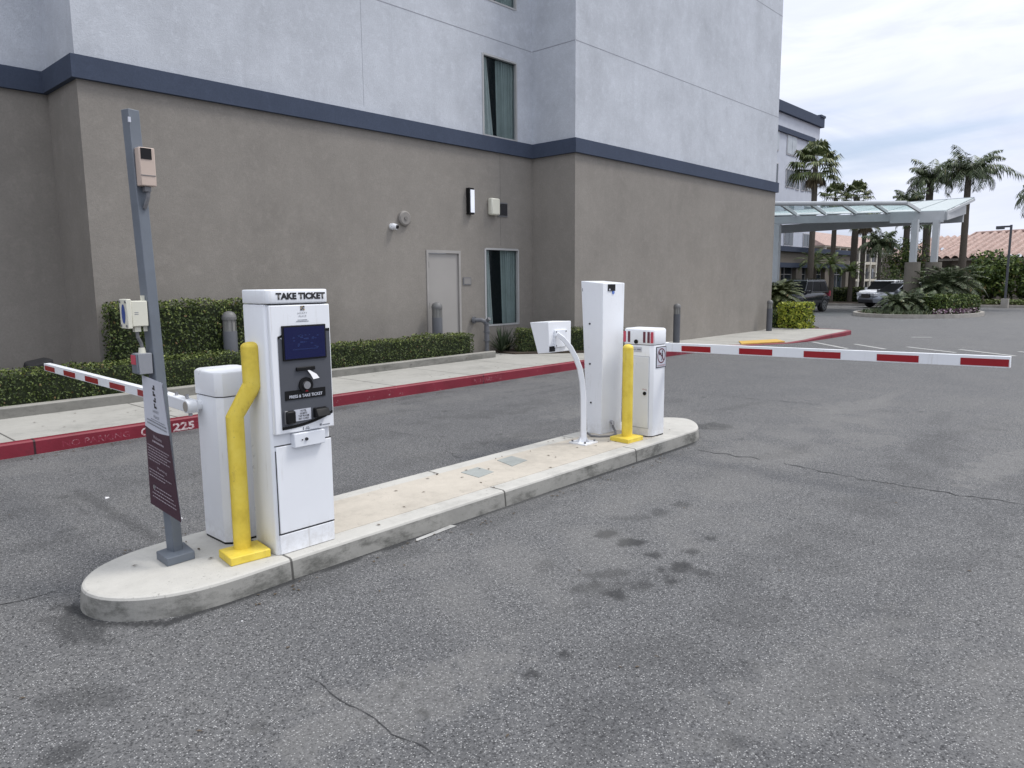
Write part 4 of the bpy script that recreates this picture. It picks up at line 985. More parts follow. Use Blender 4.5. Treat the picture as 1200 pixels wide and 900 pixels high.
b = MB(); b.add([(1.4068, 3.985 + .024 * math.cos(i * .3927), 1.452 + .050 * math.sin(i * .3927)) for i in range(16)], [tuple(range(16))]); b.build('sticker', 'bluesticker', lid)
b = MB()
for y in (3.950, 4.022):
    for z in (1.392, 1.514): b.tube([(1.409, y, z), (1.404, y, z)], .007, 8)
b.build('screw', 'conduit', lid)
b = MB(); b.box(1.492, 1.512, 3.972, 3.978, 1.518, 1.545); b.box(1.495, 1.515, 3.972, 3.978, 1.36, 1.388); b.box(1.448, 1.478, 3.96, 3.99, 1.36, 1.388); b.build('mounting_lug', 'cream', dv)
b = MB(); b.box(1.447, 1.466, 3.944, 3.9455, 1.449, 1.452); b.box(1.447, 1.466, 3.944, 3.9455, 1.458, 1.461); b.build('small_print', 'greytext', dv)
b = MB(); b.tube([(1.463, 3.975, 1.362), (1.465, 3.975, 1.33), (1.480, 3.98, 1.30), (1.484, 3.98, 1.275)], .009, 8); b.build('cable', 'conduit', t)
b = MB(); b.box(1.448, 1.516, 3.945, 4.020, 1.140, 1.248); dv = b.build('switch_box', mat('light_grey_box', (.26, .27, .30), .5), t, bevel=.003, label='light grey metal switch box with red front above the sign panel')
b = MB(); b.box(1.438, 1.449, 3.950, 4.015, 1.145, 1.245); lid = b.build('lid', 'galv', dv, bevel=.002)
b = MB(); b.box(1.434, 1.4395, 3.955, 4.010, 1.192, 1.240); b.build('red_switch_plate', 'pinkred', lid)
b = MB(); b.tube([(1.482, 3.98, 1.246), (1.482, 3.98, 1.276)], [.019, .015], 12); b.build('conduit_hub', 'cream', dv)

# ------------------------------------------------------------------ hotel wing beyond (facade parallel to the main wall)
hw = thing('hotel_wing', 'distant four storey white hotel wing with slate roof edge behind fan palm', 'building', (58, 23, 0))
WY = 23.0
W = []     # windows on the wing
for zz in (11.15 - 1.85, 7.05, 3.95):
    pass
b = MB(); b.box(40, 61.7, WY, WY + 16, 0, 13.7); b.build('wall', mat('wing_pale_stucco', (.50, .53, .60), .9, var=.08, vs=1.5, bump=.2, bs=20), hw)
b = MB(); b.box(40, 61.95, WY - .25, WY + 16.2, 13.62, 14.35); b.box(61.0, 62.0, WY - .32, WY + .6, 14.34, 14.5); b.build('roof_edge', 'band', hw)
b = MB(); b.box(40, 60.4, WY - .18, WY + .02, 12.25, 12.62); b.build('upper_band', 'band', hw)
def wing_win(x0, x1, z0, z1, m):
    f_ = MB(); f_.box(x0 - .08, x1 + .08, WY - .05, WY - .005, z0 - .08, z1 + .08); F = f_.build('window', mat_wframe, hw)
    p_ = MB(); w_ = (x1 - x0) / 2
    p_.box(x0, x0 + w_ - .03, WY - .07, WY - .045, z0, z1); p_.box(x0 + w_ + .03, x1, WY - .07, WY - .045, z0, z1); p_.build('pane', m, F)
mat_wframe = mat('wing_window_frame', (.5, .5, .52), .6)
for (x0, x1, z0, z1, m) in [(52.3, 53.75, 10.95, 12.2, 'farlight'), (55.35, 57.0, 10.9, 12.2, 'farlight'), (59.2, 60.5, 10.95, 12.2, 'farlight'), (52.6, 53.8, 8.6, 9.95, 'farglass'), (55.4, 57.0, 8.55, 9.75, 'farglass'),
                            (57.35, 57.85, 8.5, 9.35, 'farglass'), (58.35, 58.95, 8.5, 9.35, 'farglass'), (59.3, 60.6, 8.6, 9.6, 'farlight'), (55.5, 57.1, 4.2, 5.15, 'farglass'), (59.25, 60.8, 4.2, 5.15, 'farglass'), (55.4, 57.0, 6.1, 7.3, 'farglass'), (59.3, 60.6, 6.1, 7.3, 'farglass'), (47, 48.4, 8.6, 9.95, 'farglass')]:
    wing_win(x0, x1, z0, z1, m)
pd = thing('hotel_podium', 'single storey taupe entrance block with slate band in front of white hotel wing', 'building', (54, 20, 0))
PW = MB(); PW.box(42, 61.2, 20, 22.9, 2.68, 3.46)
cols = [(42, 48.0), (50.6, 51.6), (53.0, 53.6), (56.0, 57.0), (60.5, 61.2)]
for a, c in cols: PW.box(a, c, 20.0, 20.5, 0, 2.4)
PW.box(42, 61.2, 21.5, 22.9, 0, 2.5); PW.build('wall', 'pod', pd)
b = MB(); b.box(41.8, 61.4, 19.8, 22.95, 3.43, 3.76); b.build('roof_band', 'band', pd)
b = MB(); b.box(42, 61.25, 19.9, 22.8, 2.38, 2.70); b.build('lower_band', 'band', pd)
for x0, x1 in ((48.0, 50.6), (51.6, 53.0), (53.6, 56.0), (57.0, 60.5)):
    b = MB(); b.box(x0, x1, 20.35, 20.4, 0, 2.38); G_ = b.build('glazing', 'farglass', pd)
    b = MB(); n = max(2, int((x1 - x0) / .9))
    for i in range(n + 1): x = x0 + (x1 - x0) * i / n; b.box(x - .03, x + .03, 20.30, 20.36, 0, 2.38)
    b.box(x0, x1, 20.31, 20.355, 1.9, 1.96); b.build('mullion', 'frame', G_)

# two storey motel block with walkways
mo = thing('balcony_motel', 'two storey cream block with open walkways and a red tiled roof', 'building', (84, 26, 0))
b = MB(); b.box(72, 96, 27.6, 36, 0, 4.7); b.build('wall', 'creamwall', mo)
b = MB(); b.hexa([(71.4, 25.6, 4.75), (96.6, 25.6, 4.75), (96.6, 37, 4.75), (71.4, 37, 4.75), (72, 28.6, 6.35), (96, 28.6, 6.35), (96, 34, 6.35), (72, 34, 6.35)]); b.build('roof', 'tile', mo)
b = MB(); b.box(71.6, 96.4, 25.7, 27.6, 4.62, 4.76); b.box(71.8, 96.2, 25.85, 27.6, 3.1, 3.38); b.box(71.8, 96.2, 25.85, 27.6, 1.32, 1.55); b.build('walkway_slab', 'creamwall', mo)
for i in range(13):
    x = 72.2 + i * 1.95; b = MB(); b.box(x - .12, x + .12, 25.8, 26.05, 0, 4.65); b.build('post', mat('motel_post_white', (.6, .57, .5), .7) if i == 0 else bpy.data.materials['motel_post_white'], mo)
for zz, nm in ((3.38, 'r'), (1.55, 's')):
    b = MB()
    b.box(72, 96, 25.88, 25.92, zz + .72, zz + .77)
    for i in range(150): x = 72 + i * .16; b.box(x - .012, x + .012, 25.89, 25.91, zz, zz + .74)
    b.build('railing', 'bollardgrey', mo)
for i in range(12):
    x = 72.6 + i * 1.95
    for z0, z1 in ((3.45, 4.45), (1.62, 2.75)):
        b = MB(); b.box(x, x + 1.3, 27.55, 27.62, z0, z1); b.build('window', 'farglass' if (i + int(z0)) % 3 else 'darkopen', mo)
b = MB(); b.box(72, 96, 27.5, 27.62, 0, 1.2); b.build('ground_opening', 'darkopen', mo)

# tiled hip roof building
tl = thing('tile_roof_building', 'low building with long red barrel tile hip roof behind the shrubs', 'building', (66, 5, 0))
b = MB(); b.prism([(62.6, 13.2), (62.6, -18), (80, -18), (80, 13.2)], 0, 3.0); b.box(66, 80, 12.5, 19, 0, 3.6); b.build('wall', mat('taupe_far_wall', (.23, .20, .17), .9, var=.1), tl)
b = MB(); b.box(61.9, 62.1, -18, 13.9, 2.85, 3.02); b.box(61.95, 70, 13.8, 13.95, 2.85, 3.02); b.build('fascia', mat('fascia_cream', (.36, .33, .29), .8), tl)
def tile_plane(mb, P0, P1, T0, T1, pitch=.55):
    """corrugated barrel tiles from eave line P0-P1 up to ridge line T0-T1"""
    P0, P1, T0, T1 = map(Vector, (P0, P1, T0, T1)); L = (P1 - P0).length; n = int(L / pitch); nn = (P1 - P0).cross(T0 - P0).normalized()
    if nn.z < 0: nn = -nn
    o = len(mb.v); S = 4; rows = 10
    for j in range(rows + 1):
        v = j / rows
        for i in range(n * S + 1):
            u = i / (n * S); p = (P0 * (1 - u) + P1 * u) * (1 - v) + (T0 * (1 - u) + T1 * u) * v
            w_ = .24 * abs(math.sin(math.pi * i / S)); mb.v.append(p + nn * (w_ + .02 * ((j * 7) % 3)))
    for j in range(rows):
        for i in range(n * S):
            k = o + j * (n * S + 1) + i; mb.f.append([k, k + 1, k + n * S + 2, k + n * S + 1]); mb.m.append(0)
b = MB()
tile_plane(b, (61.7, -18, 3.0), (61.7, 14.2, 3.0), (68.5, -18, 5.35), (68.5, 12.9, 4.95))
b.add([(61.7, 14.2, 3.0), (78, 14.2, 3.0), (78, 12.9, 4.95), (68.5, 12.9, 4.95)], [(0, 1, 2, 3)])
b.add([(68.5, -18, 5.35), (68.5, 12.9, 4.95), (80, 12.9, 4.95), (80, -18, 5.35)], [(0, 1, 2, 3)])
b.build('main_roof', 'tile', tl)
b = MB(); tile_plane(b, (59.6, -14, 3.05), (59.6, 6.6, 3.05), (66.5, -14, 5.6), (66.5, 6.2, 5.05)); b.add([(59.6, 6.6, 3.05), (66.5, 6.2, 5.05), (66.5, 6.0, 3.2)], [(0, 1, 2)]); b.build('front_roof', 'tile', tl)
b = MB(); tile_plane(b, (66, 13.2, 3.75), (66, 17.2, 3.75), (71, 13.2, 4.9), (71, 16.6, 4.9)); tile_plane(b, (64, 13.6, 3.1), (64, 18.2, 3.1), (66, 13.6, 3.7), (66, 17.8, 3.7)); b.build('rear_roof', 'tile', tl)
b = MB(); b.tube([(61.8, 14.2, 3.1), (68.5, 12.9, 5.1), (68.5, -18, 5.5)], .13, 8); b.tube([(59.6, 6.6, 3.15), (66.5, 6.2, 5.2), (66.5, -14, 5.75)], .13, 8); b.build('ridge_tiles', 'tile', tl)
b = MB(); b.box(60.3, 62.6, -14, 6.0, 0, 3.0); b.build('front_wall', bpy.data.materials['taupe_far_wall'], tl)
b = MB(); b.box(60.2, 60.31, 3.2, 4.9, .6, 2.3); b.build('window', 'darkopen', tl)

# ------------------------------------------------------------------ porte cochere canopy
cn = thing('glass_canopy', 'steel and glass butterfly canopy over the hotel entrance drive on twin columns', 'canopy', (38, 11, 0))
N0, N1 = Vector((34.0, 14.66, 5.10)), Vector((35.2, 9.29, 4.80))           # near edge, left and right in view
dN = (N0 - N1).normalized(); N0 = N1 + dN * 12
G0, G1 = Vector((37.5, 16.145, 4.613)), Vector((38.6, 8.55, 4.39)); dG = (G0 - G1).normalized(); G0 = G1 + dG * 13
b = MB(); b.beam(G1, G0, .26, .36); b.build('main_girder', 'canopysteel', cn)
b = MB(); e1 = G1 + dG * 2.2; b.beam(G1 + Vector((-.16, 0, -.02)), e1 + Vector((-.16, 0, -.02)), .1, .50); b.build('girder_plate', 'canopysteel', cn)
b = MB(); b.beam((43.0, 8.7, 4.60), (43.0, 20, 4.50), .25, .46); b.beam((38.6, 8.55, 4.42), (43.1, 8.72, 4.98), .2, .40); b.beam((38.0, 20.5, 4.62), (43, 20.0, 4.6), .25, .4); b.build('rear_girder', 'canopysteel', cn)
b = MB(); b.tube([N1, N0], .10, 10); b.build('edge_tube', 'canopysteel', cn)
top1 = lambda s_: G1 + dG * (1.0 + s_) + Vector((-.1, 0, .26))
near1 = lambda s_: N1 + dN * s_
raf = MB(); 
for i in range(8):
    s_ = i * 1.30; raf.beam(near1(s_), top1(s_ * 1.06), .10, .14)
raf.build('near_rafter', 'canopysteel', cn)
b = MB()
for i in range(7):
    s_ = i * 1.30; a = near1(s_ + .07); c = near1(s_ + 1.23); d_ = top1((s_ + 1.23) * 1.06); e = top1((s_ + .07) * 1.06); u = Vector((0, 0, .08))
    b.add([a + u, c + u, d_ + u, e + u, a + u * 1.3, c + u * 1.3, d_ + u * 1.3, e + u * 1.3], [(0, 3, 2, 1), (4, 5, 6, 7), (0, 1, 5, 4), (1, 2, 6, 5), (2, 3, 7, 6), (3, 0, 4, 7)])
b.build('near_glazing', 'canopyglass', cn)
F1 = Vector((43.1, 8.30, 5.52)); F0 = Vector((43.1, 20, 5.52))
b = MB(); gt1 = G1 + Vector((.1, -.05, .24)); gt0 = G0 + Vector((.1, 0, .24))
for i in range(10):
    u0, u1 = i / 10 + .004, (i + 1) / 10 - .004; a = gt1.lerp(gt0, u0); c = gt1.lerp(gt0, u1); d_ = F1.lerp(F0, u1); e = F1.lerp(F0, u0); u = Vector((0, 0, .04))
    b.add([a, c, d_, e, a + u, c + u, d_ + u, e + u], [(0, 3, 2, 1), (4, 5, 6, 7), (0, 1, 5, 4), (1, 2, 6, 5), (2, 3, 7, 6), (3, 0, 4, 7)])
b.build('far_wing_panel', 'canopywhite', cn)
b = MB(); 
for i in range(11): b.beam(gt1.lerp(gt0, i / 10) - Vector((0, 0, .07)), F1.lerp(F0, i / 10) - Vector((0, 0, .07)), .08, .12)
for k in (.33, .66): b.beam(gt1.lerp(F1, k) - Vector((0, 0, .05)), gt0.lerp(F0, k) - Vector((0, 0, .05)), .06, .08)
b.beam(F1, F0, .1, .12); b.build('far_rafter', 'canopysteel', cn)
for (x, y, w_) in ((37.6, 9.50, .26), (38.45, 8.83, .26)):
    b = MB(); b.box(x - w_ / 2, x + w_ / 2, y - w_ / 2, y + w_ / 2, 2.3, 4.25); c_ = b.build('column', 'canopysteel', cn)
    b = MB(); b.tube([(x, y, 0), (x, y, 2.33)], .33, 20); b.build('column_base', 'pod', c_, smooth=False)
b = MB(); b.box(37.35, 37.65, 15.75, 16.05, 0, 4.4); b.build('column', 'canopysteel', cn)

# round planter
pln = MB(); pts = [(35.9 + 3.6 * math.cos(a), 8.75 + 2.45 * math.sin(a)) for a in [2 * math.pi * i / 60 for i in range(60)]]
pin = [(35.9 + 3.45 * math.cos(a), 8.75 + 2.30 * math.sin(a)) for a in [2 * math.pi * i / 60 for i in range(60)]]
pln.v += [Vector((x, y, z)) for z in (-.01, .15) for x, y in pts] + [Vector((x, y, .15)) for x, y in pin] + [Vector((x, y, .05)) for x, y in pin]
for k in range(3):
    for i in range(60): pln.f.append([k * 60 + i, k * 60 + (i + 1) % 60, (k + 1) * 60 + (i + 1) % 60, (k + 1) * 60 + i]); pln.m.append(0)
struct(pln, 'planter_kerb', 'curbstone')
b = MB(); b.add([(x, y, .12) for x, y in pin], [tuple(range(60))]); struct(b, 'planter_soil', 'soil')
b = MB(); b.prism([(45.6, 40), (45.6, 16.5), (45.9, 16.3), (46.6, 5.0), (47.0, -20), (60, -20), (60, 40)], -.01, .13); struct(b, 'far_bed_kerb', 'curbstone')
b = MB(); b.prism([(46.1, 39), (46.1, 16.6), (46.9, 5.2), (47.3, -19), (59.5, -19), (59.5, 39)], .12, .145); struct(b, 'far_bed_soil', 'soil')
b = MB(); b.prism([(22.66, 8.36), (23.5, 8.5), (25.5, 9.6), (27, 11.5), (27, 15), (22.66, 15)], -.01, .10); struct(b, 'corner_bed_soil', 'soil')

# ------------------------------------------------------------------ foliage makers
def pinnate(mb, c, az, el, L, droop, n=26, ll=.5, lw=.035, hang=.6, twist=0):
    c = Vector(c); dh = Vector((math.cos(az), math.sin(az), 0)); side = Vector((-math.sin(az), math.cos(az), 0)); p = c.copy(); e = el; pts = [p.copy()]; seg = 12
    for i in range(seg):
        p = p + (dh * math.cos(e) + Vector((0, 0, math.sin(e)))) * (L / seg); e -= droop / seg * (1 + i / seg); pts.append(p.copy())
    for i in range(seg):       # rachis
        a, b_ = pts[i], pts[i + 1]; w_ = .022 * (1 - i / seg) * L / 2 + .006; o = len(mb.v); mb.v += [a - side * w_, a + side * w_, b_ + side * w_ * .8, b_ - side * w_ * .8]; mb.f.append([o, o + 1, o + 2, o + 3]); mb.m.append(0)
    for k in range(n):
        u = .10 + .9 * (k + rnd.random() * .6) / n; x = min(seg - 1e-4, u * seg); i = int(x); q = pts[i].lerp(pts[i + 1], x - i); t_ = (pts[i + 1] - pts[i]).normalized()
        l_ = ll * (math.sin(math.pi * min(1, .12 + u * .9)) ** .5 + .1) * rnd.uniform(.8, 1.15)
        for s_ in (-1, 1):
            d = (side * s_ * rnd.uniform(.7, 1) + t_ * rnd.uniform(.3, .7) + Vector((0, 0, -hang * rnd.uniform(.5, 1.3) + twist))).normalized()
            wd = t_ * lw; tip = q + d * l_ + Vector((0, 0, -hang * .3 * l_)); o = len(mb.v); m_ = q + d * l_ * .5
            mb.v += [q - wd * .5, m_ - wd, tip, m_ + wd]; mb.f.append([o, o + 1, o + 2, o + 3]); mb.m.append(0)
def trunk_mesh(x, y, h, r0, r1, lean=(0, 0), bulge=0):
    b = MB(); P = []; Rr = []
    for i in range(11):
        u = i / 10; P.append((x + lean[0] * u + .03 * math.sin(u * 7 + x), y + lean[1] * u, h * u)); Rr.append((r0 * (1 - u) + r1 * u) * (1 + .05 * math.sin(i * 2.4)) + (bulge if i > 8 else 0) + (.06 * (1 - u * 8) if u < .12 else 0))
    b.tube(P, Rr, 14); return b
def queen_palm(x, y, h, R_, label, n=30, extra=None, lean=(0, 0), r=.17):
    t = thing('queen_palm', label, 'palm tree', (x, y, 0), 'palm trees by the hotel entrance')
    trunk_mesh(x, y, h, r * 1.15, r * .9, lean).build('trunk', 'bark', t, smooth=True)
    b = MB(); c = (x + lean[0], y + lean[1], h)
    for i in range(n):
        az = i * 2.399 + rnd.uniform(-.3, .3); u = i / n; el = R(86 - 72 * u + rnd.uniform(-10, 10)); pinnate(b, c, az, el, R_ * rnd.uniform(.75, 1.15), R(60 + 55 * u), 34, R_ * .27, .03, .75)
    for (az, el, L) in (extra or []): pinnate(b, c, az, el, L, R(70), 40, R_ * .27, .03, .8)
    for i in range(8): az = i * .785; b.beam(Vector(c) + Vector((0, 0, -.4)), Vector(c) + Vector((.28 * math.cos(az), .28 * math.sin(az), .35)), .08, .06)
    b.build('crown', 'palm', t); return t
def fan_palm(x, y, h, R_, label, r=.16, n=34, skirt=10, lean=(0, 0)):
    t = thing('fan_palm', label, 'palm tree', (x, y, 0), 'palm trees by the hotel entrance')
    trunk_mesh(x, y, h, r * 1.2, r, lean).build('trunk', 'bark', t, smooth=True)
    b = MB(); dd = MB(); c = Vector((x + lean[0], y + lean[1], h))
    def fan(mb, az, el, L, sag):
        d = Vector((math.cos(az) * math.cos(el), math.sin(az) * math.cos(el), math.sin(el))); tip = c + d * L * .55 - Vector((0, 0, sag * .3)); sd = Vector((-math.sin(az), math.cos(az), 0)); up_ = sd.cross(d)
        o = len(mb.v); mb.v += [c - sd * .02, c + sd * .02, tip + sd * .012, tip - sd * .012]; mb.f.append([o, o + 1, o + 2, o + 3]); mb.m.append(0)
        for k in range(17):
            a = R(-105 + 210 * k / 16); v = (d * math.cos(a) + sd * math.sin(a)).normalized(); l_ = L * .5 * (1 - .22 * abs(a) / 1.8) * rnd.uniform(.85, 1.1)
            pm_ = tip + v * l_ * .55; pt = tip + v * l_ * .92 - Vector((0, 0, l_ * (.45 + sag * .2))); w_ = v.cross(up_).normalized() * L * .035; o = len(mb.v)
            mb.v += [tip, pm_ - w_, pt, pm_ + w_]; mb.f.append([o, o + 1, o + 2, o + 3]); mb.m.append(0)
    for i in range(n):
        u = i / n; fan(b, i * 2.399, R(80 - 105 * u + rnd.uniform(-8, 8)), R_ * rnd.uniform(.85, 1.1), u * .5)
    for i in range(skirt): fan(dd, i * 2.399, R(-50 + rnd.uniform(-20, 10)), R_ * rnd.uniform(.5, .75), .6)
    cr = b.build('crown', 'fan', t)
    if skirt: dd.build('dry_skirt', 'deadfan', t)
    return t
def cycad(x, y, z, R_, label, n=34, trunk=.3, name='cycad', m='palm', cat='plant', group='cycads on the round planter', el0=75):
    t = thing(name, label, cat, (x, y, z), group)
    b = MB(); b.tube([(x, y, z), (x, y, z + trunk)], [.16, .13], 10); b.build('stem', 'bark', t)
    b = MB()
    for i in range(n):
        u = i / n; pinnate(b, (x, y, z + trunk), i * 2.399, R(el0 - (el0 - 5) * u), R_ * rnd.uniform(.85, 1.1), R(50 + 50 * u), 28, R_ * .18, .022, .25)
    b.build('fronds', m, t); return t
def bush(x, y, z0, rx, ry, rz, label, n, size, m='shrub', clumps=9, name='shrub', cat='shrub', group=None):
    t = thing(name, label, cat, (x, y, z0), group)
    b = MB()
    for i in range(6): a = i * 1.05; b.tube([(x, y, z0), (x + rx * .45 * math.cos(a), y + ry * .45 * math.sin(a), z0 + rz * 1.1)], [.05, .015], 5)
    b.build('stems', 'wood', t)
    b = MB(); cs = []
    for i in range(clumps):
        a = rnd.uniform(0, 6.28); q = rnd.uniform(.25, .75); cs.append((Vector((x + rx * q * math.cos(a), y + ry * q * math.sin(a), z0 + rz * rnd.uniform(.5, 1.5))), rnd.uniform(.3, .52)))
    cs.append((Vector((x, y, z0 + rz * .8)), .7))
    for k in range(n):
        c, f_ = cs[k % len(cs)]; d = Vector((rnd.gauss(0, 1), rnd.gauss(0, 1), rnd.gauss(0, 1))).normalized(); q = rnd.uniform(.7, 1.05) ** .6
        p = c + Vector((d.x * rx * f_ * q, d.y * ry * f_ * q, d.z * rz * f_ * q))
        if p.z < z0 + .02: p.z = z0 + rnd.uniform(.02, .2)
        p += d * noise.noise(p * 1.6) * rx * .25
        leaf(b, p, size, d * .7)
    b.build('foliage', m, t); return t

PG = 'palm trees by the hotel entrance'
fan_palm(47, 17.68, 8.45, 1.9, 'tall slim fan palm rising above the canopy beside the hotel wing')
fan_palm(53, 18.46, 7.1, 1.35, 'shaggy fan palm whose round head just clears the canopy, nearer the hotel', n=26, r=.15, skirt=26)
fan_palm(53.4, 17.2, 7.1, 1.35, 'thick trunked fan palm beside the motel walkways, head just above canopy', n=26, r=.2, skirt=14)
fan_palm(51.5, 16.0, 5.4, 1.3, 'shorter fan palm tucked under the canopy girder', n=24, r=.13, skirt=14)
queen_palm(56, 13.4, 8.05, 2.05, 'queen palm with arching fronds above the canopy end', 26, r=.24)
queen_palm(55, 11.0, 8.1, 2.25, 'tallest queen palm with one long frond reaching towards the lamp post', 36, extra=[(R(-75), R(22), 4.3), (R(-88), R(40), 2.8)], r=.2)
queen_palm(45, 5.3, 5.6, 2.1, 'queen palm at the edge with drooping fronds above tiled roof', 30)
queen_palm(53.5, 14.0, 6.4, 1.5, 'small queen palm behind the canopy column with ragged head', 30, r=.2)
queen_palm(51, 12.9, 5.2, 1.5, 'leafy palm between the canopy columns and the tiled roof', 30, r=.16)
queen_palm(49.5, 14.4, 3.6, 1.5, 'low palm with upright trunk in front of the walkways', 26, r=.12)
bush(52.5, 13.2, .14, 1.3, 1.9, 2.1, 'tangled tall shrubs below the palms behind the canopy column', 3500, .16, 'shrub', 14)
bush(49.0, 13.0, .14, 1.2, 1.3, 1.2, 'dark rounded shrub behind the silver car', 1800, .14, 'hedge', 9)
cycad(48.5, 18.0, .14, 1.5, 'banana leaved palm in front of the podium glazing', 18, 2.4, 'banana_palm', 'shrub', 'plant', 'young palms before the podium')
cycad(47.6, 16.6, .14, 1.2, 'slender young palm in front of the podium beside the black car', 16, 2.3, 'banana_palm', 'shrub', 'plant', 'young palms before the podium')
cycad(49.0, 15.9, .14, 1.1, 'slender young palm in front of the podium nearer the walkways', 16, 1.9, 'banana_palm', 'shrub', 'plant', 'young palms before the podium')
cycad(25.0, 10.5, .05, 1.0, 'feathery pale green pygmy palm at the corner of the hotel wall', 90, .85, 'pygmy_palm', 'fan', 'plant', None, 80)
cycad(26.6, 11.5, .05, .95, 'second feathery pygmy palm behind the first at the wall corner', 50, .45, 'pygmy_palm', 'palm', 'plant', None, 80)
cycad(34.2, 9.15, .14, .95, 'cycad with dark stiff fronds nearest the silver car on planter', 36)
cycad(34.7, 8.55, .14, 1.1, 'cycad with upright fronds in the middle of planter', 34)
cycad(36.0, 9.6, .14, .9, 'cycad set back behind the others on the planter', 30)
cycad(35.3, 8.15, .14, .95, 'cycad beside the clipped planter hedge', 30)
cycad(38.2, 8.05, .10, 1.75, 'large soft pygmy palm behind the planter hedge', 70, .95, 'pygmy_palm', 'palm', 'plant', None, 82)
cycad(37.6, 8.6, .14, 1.45, 'soft pygmy palm leaning round the canopy column base', 46, .7, 'pygmy_palm', 'palm', 'plant', None, 82)
bush(50.0, 8.5, .14, 2.0, 1.6, 1.55, 'big glossy green shrub in front of the tiled roof building', 8500, .20, 'shrub', 14)
bush(50.5, 5.7, .14, 2.0, 1.8, 1.45, 'big glossy green shrub behind the lamp post', 8500, .20, 'shrub', 14)
bush(50, 2.4, .14, 2.2, 2.0, 1.5, 'big glossy green shrub furthest along the bed', 6000, .20, 'shrub', 12)
bush(50.6, 10.8, .14, 1.2, 1.2, .9, 'dark shrub behind the pygmy palms', 1600, .15, 'hedge', 8)
# ground covers
b = MB()
for _ in range(2600): p = Vector((rnd.uniform(46.9, 48.3), rnd.uniform(3.0, 9.6), rnd.uniform(.15, .42))); leaf(b, p, .13, Vector((0, 0, 1)))
stuff(b, 'ground_cover', 'grassy')
b = MB(); blades = MB()
for _ in range(900):
    a = rnd.uniform(0, 6.28); q = rnd.uniform(.62, .93); blade_plant(blades, (35.9 + 3.45 * q * math.cos(a), 8.75 + 2.3 * q * math.sin(a), .12), 3, .26, .022, (30, 85), .3, 2)
stuff(blades, 'planter_grass', 'palm')
b = MB()
for _ in range(800):
    a = rnd.uniform(R(215), R(320)); q = rnd.uniform(.88, .97); x = 35.9 + 3.45 * q * math.cos(a); y = 8.75 + 2.3 * q * math.sin(a)
    if y > 8.7 and rnd.random() < .75: continue
    leaf(b, Vector((x, y, rnd.uniform(.16, .36))), .085, Vector((0, 0, 1)))
stuff(b, 'flower_border', 'petal')

# small litter and dry leaves
b = MB(); r_ = random.Random(11)
for (x0, x1, y0, y1, z, n, sz) in ((1.2, 6.8, 3.55, 4.30, ZI + .006, 60, .016), (0, 10, 7.75, 7.93, .004, 90, .022), (1.5, 6.5, 3.30, 3.42, .004, 50, .014), (1.5, 6.5, 4.42, 4.6, .004, 40, .014), (.5, 9, -1, 7.5, .004, 70, .013), (2, 10, 8.3, 9.4, .147, 40, .02), (1, 9.7, 9.72, 9.8, .205, 60, .03)):
    for _ in range(n):
        x, y = r_.uniform(x0, x1), r_.uniform(y0, y1); a = r_.uniform(0, 6.28); c_, s_ = math.cos(a) * sz, math.sin(a) * sz; k = r_.uniform(.3, .6)
        b.add([(x - c_, y - s_, z), (x + s_ * k, y - c_ * k, z + .003), (x + c_, y + s_, z + .001), (x - s_ * k, y + c_ * k, z + .002)], [(0, 1, 2, 3)])
stuff(b, 'dry_leaf_litter', mat('dry_leaf_brown', (.10, .075, .05), .8, var=.5, vs=3))
b = MB()
for (x, y, sz) in ((1.86, 5.90, .016), (2.02, 4.98, .014), (1.55, 3.2, .005)): b.hexa([(x - sz, y - sz, .001), (x + sz, y - sz * .6, .001), (x + sz, y + sz, .001), (x - sz * .7, y + sz, .001), (x - sz * .6, y - sz * .5, sz * .5), (x + sz * .5, y - sz * .4, sz * .7), (x + sz * .6, y + sz * .5, sz * .4), (x - sz * .5, y + sz * .6, sz * .6)])
stuff(b, 'white_litter', 'paper')

# lamp post
t = thing('lamp_post', 'slim dark parking lot lamp post with short arm before the tiled roof', 'lamp post', (46, 7.18, 0))
b = MB(); b.box(45.95, 46.05, 7.05, 7.15, .3, 4.30); b.build('pole', 'bollardgrey', t)
b = MB(); b.box(45.82, 46.18, 6.94, 7.26, 0, .5); b.build('concrete_base', 'curbstone', t)
b = MB(); b.box(45.95, 46.05, 7.15, 7.55, 4.18, 4.27); b.box(45.85, 46.15, 7.40, 7.75, 4.10, 4.26); b.build('lamp_head', 'bollardgrey', t)

